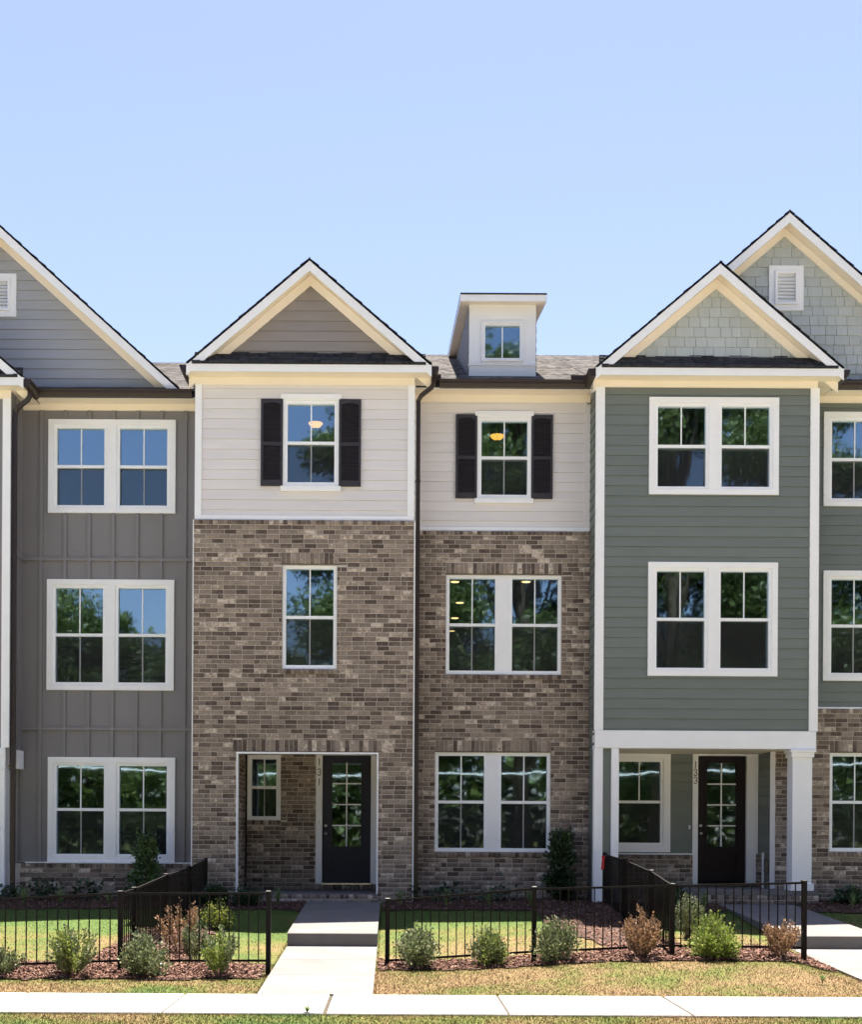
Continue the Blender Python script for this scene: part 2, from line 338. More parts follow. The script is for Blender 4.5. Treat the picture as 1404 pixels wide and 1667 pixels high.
def boards(pl, u0, u1, z0, z1, holes, m, parent, exp=.178, zoff=0.0, clip=None, name='siding_board', ub=.024):
    # lapped boards: thick bottom edge, thin top; clip(z) gives the u-range under a sloping rake
    n = int(math.ceil((z1 - z0) / exp)) + 1; z = z0 + zoff
    if zoff > 0: z -= exp
    while z < z1 - .004:
        a, b = max(z, z0), min(z + exp - .002, z1)
        f = lambda t, z=z: ub - (ub - .008) * (t - z) / exp
        if b - a > .004:
            if clip:
                la, ra = clip(a); lb, rb = clip(b)
                if ra - la > .02:
                    if rb < lb: lb = rb = (lb + rb) / 2
                    inside = [h for h in holes if h[2] < b and h[3] > a]
                    if inside:
                        h = inside[0]
                        if h[2] > a or h[3] < b:
                            mb = MB()
                            for zz0, zz1 in subtract(a, b, [(h[2], h[3])]):
                                l0, r0 = clip(zz0); l1, r1 = clip(zz1); mb.prism(pl, [(l0, zz0), (r0, zz0), (r1, zz1), (l1, zz1)], -.004, f)
                            zz0, zz1 = max(a, h[2]), min(b, h[3]); l0, r0 = clip(zz0); l1, r1 = clip(zz1)
                            mb.prism(pl, [(l0, zz0), (h[0], zz0), (h[0], zz1), (l1, zz1)], -.004, f)
                            mb.prism(pl, [(h[1], zz0), (r0, zz0), (r1, zz1), (h[1], zz1)], -.004, f); mb.build(name, m, parent)
                        else:
                            if h[0] - la > .03: MB().prism(pl, [(la, a), (h[0], a), (h[0], b), (lb, b)], -.004, f).build(name, m, parent)
                            if ra - h[1] > .03: MB().prism(pl, [(h[1], a), (ra, a), (rb, b), (h[1], b)], -.004, f).build(name, m, parent)
                    else: MB().prism(pl, [(la, a), (ra, a), (rb, b), (lb, b)], -.004, f).build(name, m, parent)
            else:
                cs = list(cells(u0, u1, a, b, holes)); full = all(abs(c[2] - a) < 1e-6 and abs(c[3] - b) < 1e-6 for c in cs)
                if full:
                    for p, q, c, d in cs: MB().prism(pl, [(p, c), (q, c), (q, d), (p, d)], -.004, f).build(name, m, parent)
                else:
                    mb = MB()
                    for p, q, c, d in cs: mb.prism(pl, [(p, c), (q, c), (q, d), (p, d)], -.004, f)
                    mb.build(name, m, parent)
        z += exp
def shakes(pl, z0, z1, exp, clip, holes, m, parent, zoff=0.0):
    z = z0 + zoff - (exp if zoff > 0 else 0); row = 0
    while z < z1:
        l, r = clip(max(z, z0)); u = l - random.uniform(0, .2); row += 1
        while u < r:
            w = random.choice([.16, .16, .20, .20, .27, .32]); a, b = max(z, z0), z + exp
            jit = 0
            p, q = u + .004, u + w - .004
            hs = [h for h in holes if h[0] < q and h[1] > p and h[2] < b and h[3] > a]
            poly = [(p, a + jit), (q, a + jit), (q, b), (p, b)]
            if hs:
                h = hs[0]
                if h[0] <= p and h[1] >= q and h[2] <= a + .04 and h[3] >= b - .04: u += w; continue
                if a < h[2]: poly = [(p, a), (q, a), (q, h[2]), (p, h[2])]
                elif b > h[3]: poly = [(p, h[3]), (q, h[3]), (q, b), (p, b)]
                elif p < h[0]: poly = [(p, a), (h[0], a), (h[0], b), (p, b)]
                elif q > h[1]: poly = [(h[1], a), (q, a), (q, b), (h[1], b)]
                else: u += w; continue
            poly = clip_tri(poly, clip)
            if len(poly) >= 3:
                us = [t[0] for t in poly]
                if max(us) - min(us) > .02:
                    f = lambda t, z=z: .026 - .017 * (t - z) / exp
                    MB().prism(pl, poly, -.004, f).build('shingle', m, parent)
            u += w
        z += exp
def clip_tri(poly, clip):
    # keep the part between the two rake lines; clip(z)=(l,r) is linear in z
    l0, r0 = clip(0); l1, r1 = clip(1)
    def cut(P, g):
        out = []
        for i in range(len(P)):
            a, b = P[i], P[(i + 1) % len(P)]; ga, gb = g(a), g(b)
            if ga >= 0: out.append(a)
            if ga * gb < 0: t = ga / (ga - gb); out.append((a[0] + (b[0] - a[0]) * t, a[1] + (b[1] - a[1]) * t))
        return out
    P = cut(poly, lambda p: p[0] - (l0 + (l1 - l0) * p[1])); return cut(P, lambda p: (r0 + (r1 - r0) * p[1]) - p[0]) if len(P) > 2 else []

# bricks are gathered per house, then the 300 that show largest become parts and the rest one joined part
BR = {}
def addbrick(h, pl, p, q, a, b, o, d=.05):
    if q - p > .02 and b - a > .02: BR.setdefault(h, []).append((pl, p, q, a, b, o, d))
def bricks(h, pl, u0, u1, z0, z1, holes, o=.09, L=.203, H=.0695, J=.0118):
    r = 0; z = z1
    while z > z0 + .02:
        b = z - J; a = max(z - J - H, z0); off = (r % 2) * (L + J) / 2 + random.uniform(-.012, .012); u = u0 - off
        while u < u1:
            l = L if random.random() > .12 else L * .48
            p, q = max(u, u0), min(u + l, u1); aa, bb = a, b; ok = True
            for h_ in holes:
                if h_[0] < q and h_[1] > p and h_[2] < bb and h_[3] > aa:
                    zc = min(bb, h_[3]) - max(aa, h_[2]); uc = min(q, h_[1]) - max(p, h_[0])
                    if h_[0] <= p and h_[1] >= q and zc >= (bb - aa) * .98: ok = False; break
                    if zc > (bb - aa) * .5:
                        if p < h_[0] and q > h_[1]: addbrick(h, pl, h_[1], q, aa, bb, o); q = h_[0]
                        elif p < h_[0]: q = h_[0] - .002
                        elif q > h_[1]: p = h_[1] + .002
                        elif bb > h_[3]: aa = h_[3]
                        elif aa < h_[2]: bb = h_[2]
                    else:
                        if h_[3] < bb: aa = h_[3] + .002
                        else: bb = h_[2] - .002
            if ok: addbrick(h, pl, p, q, aa, bb, o + random.uniform(-.002, .003))
            u += l + J
        z -= H + J; r += 1
def headers(h, pl, u0, u1, z0, z1, o=.09, w=.070, J=.0118):
    n = max(1, round((u1 - u0) / (w + J))); st = (u1 - u0) / n
    for i in range(n): addbrick(h, pl, u0 + i * st + J / 2, u0 + (i + 1) * st - J / 2, z0 + .004, z1 - .005, o + random.uniform(-.002, .003))
def _bv(w, hh, d, b=.004):
    v = [(-w, 0, -hh), (w, 0, -hh), (w, 0, hh), (-w, 0, hh), (-w, -d + b, -hh), (w, -d + b, -hh), (w, -d + b, hh), (-w, -d + b, hh),
         (-w + b, -d, -hh + b), (w - b, -d, -hh + b), (w - b, -d, hh - b), (-w + b, -d, hh - b)]
    return v
_bf = [(0, 1, 5, 4), (1, 2, 6, 5), (2, 3, 7, 6), (3, 0, 4, 7), (4, 5, 9, 8), (5, 6, 10, 9), (6, 7, 11, 10), (7, 4, 8, 11), (8, 9, 10, 11)]
bme = bpy.data.meshes.new('brick'); bme.from_pydata(_bv(.5, .5, 1, .03), [], _bf); bme.materials.append(M['brick']); bme.update()
def emit_bricks(h):
    L = BR.pop(h, [])
    def score(t):
        pl, p, q, a, b, o, d = t; X, Y, Z = pl((p + q) / 2, (a + b) / 2, o); px = CX + X * F / Y; py = CY - (Z - EZ) * F / Y
        vis = 5 < px < 1399 and isinstance(pl, Front) and Z > 1.3
        return (vis, round((q - p) * (b - a) / Y / Y * 1e6 / 40), -abs(Z - 3.4))
    L.sort(key=score, reverse=True)
    for pl, p, q, a, b, o, d in L[:300]:
        link('brick', bme, pl((p + q) / 2, (a + b) / 2, o - d), h, scale=(q - p, d, b - a), rot=(0, 0, pl.rot))
    V, Q, k = [], [], 0
    for pl, p, q, a, b, o, d in L[300:]:
        c = (p + q) / 2; z = (a + b) / 2
        for x, y, zz in _bv((q - p) / 2, (b - a) / 2, d): V.append(pl(c + x, z + zz, o - d - y))
        Q += [tuple(i + k for i in f) for f in _bf]; k += 12
    if V: npmesh('brickwork', V, Q, M['brick'], h, org=tuple(np.array(V).mean(0)), kind='stuff')

def shingle_slope(parent, o, A, La, Sd, Ls, m, th=.012, exp=.145, name='roof_shingles', lift=0.0):
    # courses of tabs laid from the eave up; A along the eave, Sd up the slope
    o, A, Sd = Vector(o), Vector(A).normalized(), Vector(Sd).normalized(); Nn = A.cross(Sd)
    if Nn.z < 0: Nn = -Nn
    V, Q, k = [], [], 0; s = 0; r = 0
    while s < Ls:
        e = min(exp, Ls - s); u = -random.uniform(0, .2)
        while u < La:
            w = random.uniform(.14, .34); t = th * random.choice([1, 1, 1.9]); p, q = max(u, 0), min(u + w - .006, La)
            if q > p:
                dn = random.uniform(-.006, .006)
                for (uu, ss, nn) in ((p, s + dn, 0), (q, s + dn, 0), (q, s + e, 0), (p, s + e, 0), (p, s + dn, t), (q, s + dn, t), (q, s + e, .004), (p, s + e, .004)):
                    V.append(tuple(o + A * uu + Sd * ss + Nn * (nn + lift)))
                Q += [(k + 4, k + 5, k + 6, k + 7), (k, k + 1, k + 5, k + 4), (k, k + 4, k + 7, k + 3), (k + 1, k + 2, k + 6, k + 5)]; k += 8
            u += w
        s += exp; r += 1
    return npmesh(name, V, Q, m, parent, org=tuple(np.array(V).mean(0)), kind='stuff')

# ------------------------------------------------------------------ windows
def window(h, R, Y, kind='cased', units=2, low=True, screen=True, head=False, lower=True, pf=.06, pc=.10, mul=.0, label=None):
    """R outer rect in metres. cased: painted boards round the frame; brick: bare frame set back in the brick."""
    X0, X1, Z0, Z1 = R; Pl = Front(Y); yf = Y
    w = MB()
    if kind == 'cased':
        c = pc; o = .045
        w.prism(Pl, [(X0, Z1 - c), (X1, Z1 - c), (X1, Z1), (X0, Z1)], -.02, o + .004)
        w.prism(Pl, [(X0, Z0), (X1, Z0), (X1, Z0 + c), (X0, Z0 + c)], -.02, o + .004)
        w.prism(Pl, [(X0, Z0 + c), (X0 + c, Z0 + c), (X0 + c, Z1 - c), (X0, Z1 - c)], -.02, o)
        w.prism(Pl, [(X1 - c, Z0 + c), (X1, Z0 + c), (X1, Z1 - c), (X1 - c, Z1 - c)], -.02, o)
        back = 0.0
    else: c = 0.004; back = .0; o = .0
    a0, a1, b0, b1 = X0 + c, X1 - c, Z0 + c, Z1 - c
    if units == 2:
        mw = mul; mc = (a0 + a1) / 2
        if kind == 'cased': w.prism(Pl, [(mc - mw / 2, b0), (mc + mw / 2, b0), (mc + mw / 2, b1), (mc - mw / 2, b1)], -.02, o)
        else: w.prism(Pl, [(mc - mw / 2, b0), (mc + mw / 2, b0), (mc + mw / 2, b1), (mc - mw / 2, b1)], -.06, .03)
        spans = [(a0, mc - mw / 2), (mc + mw / 2, a1)]
    else: spans = [(a0, a1)]
    if kind == 'brick' and units == 1: w.prism(Pl, [(a0, b0), (a1, b0), (a1, b0 + .02), (a0, b0 + .02)], -.10, .045)
    if kind == 'brick' and units == 2: w.prism(Pl, [(a0, b0), (a1, b0), (a1, b0 + .02), (a0, b0 + .02)], -.10, .045)
    win = w.build('window', M['white'], h, label)
    for (p, q) in spans:
        f = MB(); fo = .02; fi = -.10; t = pf
        rb = b0 + .02 if kind == 'brick' else b0
        f.prism(Pl, [(p, b1 - t), (q, b1 - t), (q, b1), (p, b1)], fi, fo).prism(Pl, [(p, rb), (q, rb), (q, rb + t * .8), (p, rb + t * .8)], fi, fo)
        f.prism(Pl, [(p, rb + t * .8), (p + t, rb + t * .8), (p + t, b1 - t), (p, b1 - t)], fi, fo).prism(Pl, [(q - t, rb + t * .8), (q, rb + t * .8), (q, b1 - t), (q - t, b1 - t)], fi, fo)
        zm = (b0 + b1) / 2 + .0
        gx0, gx1 = p + t, q - t; gt, gb = b1 - t, rb + t * .8
        if lower:
            f.prism(Pl, [(gx0, zm - .026), (gx1, zm - .026), (gx1, zm + .026), (gx0, zm + .026)], -.06, .006)
        f.build('frame', M['vinyl'], win)
        up0 = zm + .026 if lower else gb
        MB().prism(Pl, [(gx0 - .01, up0 - .01), (gx1 + .01, up0 - .01), (gx1 + .01, gt + .01), (gx0 - .01, gt + .01)], -.046, -.04).build('pane', M['glass'], win)
        gc = (gx0 + gx1) / 2
        MB().prism(Pl, [(gc - .011, up0), (gc + .011, up0), (gc + .011, gt), (gc - .011, gt)], -.04, -.03).build('muntin', M['vinyl'], win)
        if lower:
            MB().prism(Pl, [(gx0 - .01, gb - .01), (gx1 + .01, gb - .01), (gx1 + .01, zm), (gx0 - .01, zm)], -.076, -.07).build('pane', M['glass'], win)
            if low: MB().prism(Pl, [(gc - .011, gb), (gc + .011, gb), (gc + .011, zm - .026), (gc - .011, zm - .026)], -.07, -.06).build('muntin', M['vinyl'], win)
            if screen:
                MB().add([Pl(gx0, gb, -.02), Pl(gx1, gb, -.02), Pl(gx1, zm - .026, -.02), Pl(gx0, zm - .026, -.02)], [(0, 1, 2, 3)]).build('insect_screen', M['screen'], win)
    return win
def shrink(R, d=.02): return (R[0] + d, R[1] - d, R[2] + d, R[3] - d)
def shutter(h, R, Y, label=None):
    X0, X1, Z0, Z1 = R; Pl = Front(Y); s = MB(); t = .045; o = .062; zm = Z0 + (Z1 - Z0) * .485
    s.prism(Pl, [(X0, Z0), (X0 + t, Z0), (X0 + t, Z1), (X0, Z1)], .02, o).prism(Pl, [(X1 - t, Z0), (X1, Z0), (X1, Z1), (X1 - t, Z1)], .02, o)
    for a, b in ((Z0, Z0 + .10), (zm - .03, zm + .03)): s.prism(Pl, [(X0 + t, a), (X1 - t, a), (X1 - t, b), (X0 + t, b)], .02, o - .001)
    n = 7; top = [(X0 + t, Z1), (X0 + t, Z1 - .095)] + [(X0 + t + (X1 - X0 - 2 * t) * i / n, Z1 - .095 + .035 * math.sin(math.pi * i / n)) for i in range(1, n)] + [(X1 - t, Z1 - .095), (X1 - t, Z1)]
    s.prism(Pl, top, .02, o - .001)
    s.prism(Pl, [(X0 + .01, Z0 + .01), (X1 - .01, Z0 + .01), (X1 - .01, Z1 - .01), (X0 + .01, Z1 - .01)], .018, .03)
    sh = s.build('shutter', M['shutter'], h, label)
    l = MB()
    for a, b in ((Z0 + .10, zm - .03), (zm + .03, Z1 - .06)):
        z = a
        while z < b - .02: l.prism(Pl, [(X0 + t, z), (X1 - t, z), (X1 - t, z + .026), (X0 + t, z + .026)], .03, (lambda q, z=z: .056 - .022 * (q - z) / .026)); z += .032
    l.build('louvres', M['shutter'], sh)
    return sh
def text_mesh(name, ch, size, m, parent, loc, ext=.006):
    cu = bpy.data.curves.new(name, 'FONT'); cu.body = ch; cu.size = size; cu.extrude = ext; cu.align_x = 'CENTER'; cu.align_y = 'CENTER'
    t = bpy.data.objects.new('t', cu); C.objects.link(t); bpy.context.view_layer.update()
    me = bpy.data.meshes.new_from_object(t); bpy.data.objects.remove(t); me.name = name; me.materials.clear(); me.materials.append(m)
    return link(name, me, loc, parent, rot=(math.pi / 2, 0, 0))
def digit(name, ch, H, m, parent, loc, r=.011):
    # slim strokes of a modern house number built as bent round bar
    x, y, z = loc; mb = MB(); w = H * .48
    def P(pts): mb.tube([(x + a * w / 2, y, z + b * H / 2) for a, b in pts], r, 6)
    if ch == '1': P([(-.45, .72), (0, 1), (0, -1)])
    else:
        P([(-.85, .62), (-.55, .88), (0, 1), (.6, .84), (.85, .5), (.6, .15), (0, 0)]); P([(0, 0), (.7, -.14), (1, -.5), (.7, -.86), (0, -1), (-.6, -.88), (-.95, -.6)])
    return mb.build(name, m, parent)
def door(h, R, Y, m, lab, knob_left=True):
    X0, X1, Z0, Z1 = R; Pl = Front(Y); W, H = X1 - X0, Z1 - Z0
    gx0, gx1, gz0, gz1 = X0 + W * .20, X0 + W * .80, Z0 + H * .285, Z0 + H * .945
    px0, px1, pz0, pz1 = X0 + W * .17, X0 + W * .83, Z0 + H * .115, Z0 + H * .225
    d = MB()
    for p, q, a, b in cells(X0, X1, Z0, Z1, [(gx0, gx1, gz0, gz1), (px0, px1, pz0, pz1)]): d.prism(Pl, [(p, a), (q, a), (q, b), (p, b)], -.05, 0)
    # raised moulding round the glass and the lower panel
    for (a0, a1, b0, b1) in ((gx0, gx1, gz0, gz1), (px0, px1, pz0, pz1)):
        t = .03
        for (p, q, a, b) in ((a0 - t, a1 + t, b1, b1 + t), (a0 - t, a1 + t, b0 - t, b0), (a0 - t, a0, b0, b1), (a1, a1 + t, b0, b1)): d.prism(Pl, [(p, a), (q, a), (q, b), (p, b)], 0, .016)
    o = d.build('door', m, h, lab)
    MB().prism(Pl, [(px0, pz0), (px1, pz0), (px1, pz1), (px0, pz1)], -.05, -.02).prism(Pl, [(px0 + .07, pz0 + .06), (px1 - .07, pz0 + .06), (px1 - .07, pz1 - .06), (px0 + .07, pz1 - .06)], -.02, -.004).build('door_panel', m, o)
    rows = 4; gc = (gx0 + gx1) / 2
    for r in range(rows):
        a = gz0 + (gz1 - gz0) * r / rows; b = gz0 + (gz1 - gz0) * (r + 1) / rows
        for p, q in ((gx0, gc), (gc, gx1)): MB().prism(Pl, [(p, a), (q, a), (q, b), (p, b)], -.03, -.024).build('pane', M['glass'], o)
        if r: MB().prism(Pl, [(gx0, a - .012), (gx1, a - .012), (gx1, a + .012), (gx0, a + .012)], -.024, -.006).build('muntin', M['white'], o)
    MB().prism(Pl, [(gc - .012, gz0), (gc + .012, gz0), (gc + .012, gz1), (gc - .012, gz1)], -.024, -.004).build('muntin', M['white'], o)
    kx = X0 + .065 if knob_left else X1 - .065
    def knob(z, r, dd, nm):
        mb = MB(); y = Y
        prof = [(r * .9, 0), (r, .01), (r * .55, .018), (r * .4, .03), (r * .9, dd * .7), (r * .75, dd)] if nm == 'door_knob' else [(r, 0), (r, .015), (r * .7, .022)]
        n = 12; v = [(kx + rr * math.cos(2 * math.pi * k / n), y - t, z + rr * math.sin(2 * math.pi * k / n)) for rr, t in prof for k in range(n)]
        f = [(i * n + k, i * n + (k + 1) % n, (i + 1) * n + (k + 1) % n, (i + 1) * n + k) for i in range(len(prof) - 1) for k in range(n)] + [tuple(range((len(prof) - 1) * n, len(prof) * n))]
        mb.add(v, f).build(nm, M['steel'], o, smooth=True)
    knob(Z0 + .92, .034, .07, 'door_knob'); knob(Z0 + 1.07, .03, .02, 'deadbolt')
    return o

# ------------------------------------------------------------------ gables and eaves
def band(s, pl, ax, zt, sl, xl, xr, t0, t1, o0, o1):
    """pair of raking strips between the outline lowered by t0 and by t1 (vertical), from xl to xr"""
    f = lambda x, t: zt - abs(x - ax) * sl - t
    s.prism(pl, [(xl, f(xl, t1)), (ax, f(ax, t1)), (ax, f(ax, t0)), (xl, f(xl, t0))], o0, o1)
    s.prism(pl, [(ax, f(ax, t1)), (xr, f(xr, t1)), (xr, f(xr, t0)), (ax, f(ax, t0))], o0, o1)
def slope_roof(h, ax, zt, sl, half, Y0, Y1, shm, left=True, right=True):
    ln = math.hypot(1, sl)
    for sg in (-1, 1):
        xe = ax + sg * half; ze = zt - half * sl
        mb = MB(); t = .10; zt_ = zt; zt = zt - .03; ze = ze - .03
        mb.add([(ax, Y0, zt), (xe, Y0, ze), (xe, Y0, ze - t), (ax, Y0, zt - t), (ax, Y1, zt), (xe, Y1, ze), (xe, Y1, ze - t), (ax, Y1, zt - t)],
               [(0, 1, 2, 3), (4, 7, 6, 5), (0, 4, 5, 1), (1, 5, 6, 2), (2, 6, 7, 3), (3, 7, 4, 0)]).build('roof', M['dkshingle'], h); zt = zt_
        shingle_slope(h, (xe, Y0 - .05, ze + .03), (0, 1, 0), Y1 - Y0, (-sg, 0, sl), half * ln + .02, shm, th=.010, exp=.20, lift=.002)
def gable(h, ax, zt, sl, half, Yf, Yw, Yr, z_wall, siding, mode, frz=.17, holes=(), zoff=0.0, shm=None, whalf=None, backm=None):
    """open gable end: apex (ax, zt) of the roof surface at the front edge Yf, wall at Yw, roof back to Yr"""
    hf = .175
    fm = MB(); band(fm, Front(Yf), ax, zt - .034, sl, ax - half, ax + half, 0, hf, -.025, .0)
    fm.build('rake_fascia', M['white'], h)
    sm = MB()
    f = lambda x, t: zt - abs(x - ax) * sl - t
    for sg in (-1, 1):
        xe = ax + sg * half
        a, b = hf - .05, hf - .03
        sm.add([(ax, Yf + .026, f(ax, b)), (xe, Yf + .026, f(xe, b)), (xe, Yf + .026, f(xe, a)), (ax, Yf + .026, f(ax, a)),
                (ax, Yw, f(ax, b)), (xe, Yw, f(xe, b)), (xe, Yw, f(xe, a)), (ax, Yw, f(ax, a))], [(0, 1, 2, 3), (4, 7, 6, 5), (0, 4, 5, 1), (1, 5, 6, 2), (2, 6, 7, 3), (3, 7, 4, 0)])
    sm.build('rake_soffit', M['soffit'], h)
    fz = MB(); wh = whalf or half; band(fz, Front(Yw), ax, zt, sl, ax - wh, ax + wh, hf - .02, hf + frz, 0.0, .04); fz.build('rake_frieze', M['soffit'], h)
    clip = lambda z: (ax - (zt - hf - frz + .02 - z) / sl, ax + (zt - hf - frz + .02 - z) / sl)
    top = zt - hf - frz + .02
    bk = clip(z_wall)
    bm = MB(); bm.prism(Front(Yw), [(bk[0] - .1, z_wall), (bk[1] + .1, z_wall), (ax, top + .08)], -.14, 0); bm.build('gable_wall', backm or siding, h)
    if mode == 'lap': boards(Front(Yw), 0, 0, z_wall, top, list(holes), siding, h, clip=clip, zoff=zoff)
    else: shakes(Front(Yw), z_wall, top, .176, clip, list(holes), siding, h, zoff=zoff)
    slope_roof(h, ax, zt, sl, half, Yf + .028, Yr, shm or M['dkshingle'])
def gutter_profile(): return [(0, 0), (0, .135), (-.125, .135), (-.128, .118), (-.115, .10), (-.108, .06), (-.075, .012), (-.07, 0)]
def gutter_x(h, x0, x1, yb, z0, name='gutter'):
    MB().extrude([(yb + a, z0 + b) for a, b in gutter_profile()], 0, x0, x1).build(name, M['bronze'], h)
def gutter_y(h, y0, y1, xb, sg, z0, name='gutter'):
    MB().extrude([(xb - sg * a, z0 + b) for a, b in gutter_profile()], 1, y0, y1).build(name, M['bronze'], h)
def downspout(h, pts, w=.075, d=.06):
    mb = MB(); P = [Vector(p) for p in pts]; rings = []
    for i, p in enumerate(P):
        dr = (P[min(i + 1, len(P) - 1)] - P[max(i - 1, 0)]).normalized()
        yv = Vector((0, 1, 0)); xv = dr.cross(yv).normalized(); yv = xv.cross(dr).normalized()
        rings.append([p + xv * a * w / 2 + yv * b * d / 2 for a, b in ((-1, -1), (1, -1), (1, 1), (-1, 1))])
    v = [q for R in rings for q in R]; f = [(i * 4 + k, i * 4 + (k + 1) % 4, i * 4 + 4 + (k + 1) % 4, i * 4 + 4 + k) for i in range(len(P) - 1) for k in range(4)]
    f += [(3, 2, 1, 0), tuple(range(len(v) - 4, len(v)))]
    o = mb.add(v, f).build('downspout', M['bronze'], h)
    for z in (P[-1].z + (P[-3].z - P[-1].z) * t for t in (.15, .5, .85)):
        MB().box(P[-1].x - w / 2 - .006, P[-1].x + w / 2 + .006, P[-1].y - d / 2 - .006, P[-1].y + d / 2 + .006, z - .02, z + .02).build('strap', M['bronze'], o)
def bay_top(h, xl, xr, ax, apex_z, zt, zb, Yf, Yw, frz_z, tipl, tipr, zpent, siding, mode, zoff=0, wallhalf=None, backm=None, Yr=28.6):
    """gabled bay roof with pent shingle strip, level fascia, soffit, frieze"""
    half = (tipr - tipl) / 2; axm = (tipl + tipr) / 2; sl = (apex_z - zt) / half
    gable(h, axm, apex_z, sl, half, Yf, Yw, Yr, zpent, siding, mode, frz=.165, zoff=zoff, whalf=wallhalf, backm=backm)
    MB().prism(Front(Yf), [(tipl, zb), (tipr, zb), (tipr, zt - .01), (tipl, zt - .01)], -.022, .003).build('fascia', M['white'], h)
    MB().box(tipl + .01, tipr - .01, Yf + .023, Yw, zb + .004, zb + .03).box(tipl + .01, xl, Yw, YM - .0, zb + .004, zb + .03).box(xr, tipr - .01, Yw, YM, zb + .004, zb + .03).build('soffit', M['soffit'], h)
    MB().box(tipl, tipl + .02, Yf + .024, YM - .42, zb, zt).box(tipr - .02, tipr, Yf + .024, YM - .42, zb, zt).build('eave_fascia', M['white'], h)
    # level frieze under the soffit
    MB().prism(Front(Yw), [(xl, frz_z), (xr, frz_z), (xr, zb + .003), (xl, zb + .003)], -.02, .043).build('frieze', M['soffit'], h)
    # pent roof
    l, r = tipl + .10, tipr - .10
    MB().extrude([(Yf - .015, zt - .012), (Yw, zt - .012), (Yw, zpent + .01), (Yf - .015, zt + .004)], 0, l, r).build('pent_roof', M['dkshingle'], h)
    shingle_slope(h, (l, Yf - .03, zt + .004), (1, 0, 0), r - l, (0, Yw - Yf + .02, zpent - zt), math.hypot(Yw - Yf + .02, zpent - zt), M['dkshingle'], th=.016, exp=.15, name='pent_shingles')

# ================================================================== SETTING
def grid(name, xs, ys, m, kind='structure', zf=ground, keep=None, dz=0.0):
    xs, ys = np.array(xs), np.array(ys); V = [(x, y, zf(x, y) + dz) for y in ys for x in xs]; n = len(xs)
    Q = [(j * n + i, j * n + i + 1, (j + 1) * n + i + 1, (j + 1) * n + i) for j in range(len(ys) - 1) for i in range(n - 1)
         if keep is None or keep((xs[i] + xs[i + 1]) / 2, (ys[j] + ys[j + 1]) / 2)]
    o = npmesh(name, V, Q, m, smooth=True); o['kind'] = kind; return o
W1 = (-1.505, -.215); W2 = (5.70, 7.02)             # the two garden walks
xs = [-600, -200, -80, -40, -20, -14] + list(np.arange(-11, 12.01, .25)) + [14, 20, 40, 80, 200, 600]; xs = sorted([x for x in xs if min(abs(x - w) for w in W1 + W2) > .06] + list(W1 + W2))
ys = [-600, -200, -60, -20, -8, 0, 2.1, 2.3, 2.5, 2.6, 6, 10.9, 11.0, 11.1, 11.3, 12] + list(np.arange(12.4, 25.2, .2)) + [27, 32, 45, 80, 200, 600]
grid('ground', xs, ys, M['turf'], keep=lambda X, Y: not (14.72 < Y < 22.9 and (W1[0] < X < W1[1] or W2[0] < X < W2[1])))
W1 = (-1.505, -.215); W2 = (5.70, 7.02)             # the two garden walks
def wob(x, s=1.7, a=.12): return a * mnoise.noise((x * s, 3.1, 0)) + a * .5 * mnoise.noise((x * s * 3.7, 9.1, 0))
def on_walk(X, Y): return Y > 14.6 and (W1[0] - .02 < X < W1[1] + .02 or W2[0] - .02 < X < W2[1] + .02)
def in_mulch(X, Y):
    if on_walk(X, Y): return False
    w = wob(X)
    if X < -1.62 + wob(Y, 2, .1) and 15.75 + w + .12 * sst((X + 3) / 1.4) < Y < 17.0 + w: return True
    if -3.95 < X < -2.75 + wob(Y, 1.5, .3) and 16 < Y < 20.2: return True
    if W1[1] < X < 5.75 - max(0, (16.9 - Y)) and 16.75 + w * .9 < Y < 17.55 + w + .5 * sst((X - 2.6) / .6): return True
    if 2.95 + wob(Y, 1.5, .2) - .5 * sst((Y - 18) / 3) < X < 3.95 + wob(Y, 1.1, .2) and 17 < Y < 23: return True
    if Y > 22.15 + w * 1.4 + .1 * math.sin(X * 1.3): return True
    return False
grid('mulch_bed', np.arange(-10, 10.6, .08), np.arange(15.4, 25.0, .08), M['mulch'], kind='stuff', keep=in_mulch, dz=.018)
def chips(n):
    P = []
    while len(P) < n:
        X = random.uniform(-7.6, 8.6); Y = random.choice([random.uniform(15.5, 18.2), random.uniform(15.5, 24)])
        if in_mulch(X, Y): P.append((X, Y, ground(X, Y) + random.uniform(.012, .045)))
    P = np.array(P); k = len(P)
    L = rng.uniform(.010, .034, k); Wd = rng.uniform(.004, .010, k)
    t = rng.uniform(0, 2 * np.pi, k); e = rng.normal(0, .35, k)
    a = np.stack([np.cos(t) * np.cos(e), np.sin(t) * np.cos(e), np.sin(e)], 1); r = rng.normal(0, .5, k)
    b0 = np.stack([-np.sin(t), np.cos(t), np.zeros(k)], 1); b = b0 * np.cos(r)[:, None] + np.array([0, 0, 1.]) * np.sin(r)[:, None]
    a *= L[:, None]; b *= Wd[:, None]
    V = np.stack([P - a - b, P + a - b * .6, P + a + b, P - a + b * .8], 1).reshape(-1, 3)
    npmesh('mulch_chips', V, np.arange(4 * k).reshape(-1, 4), M['chip'], kind='stuff')
chips(60000)
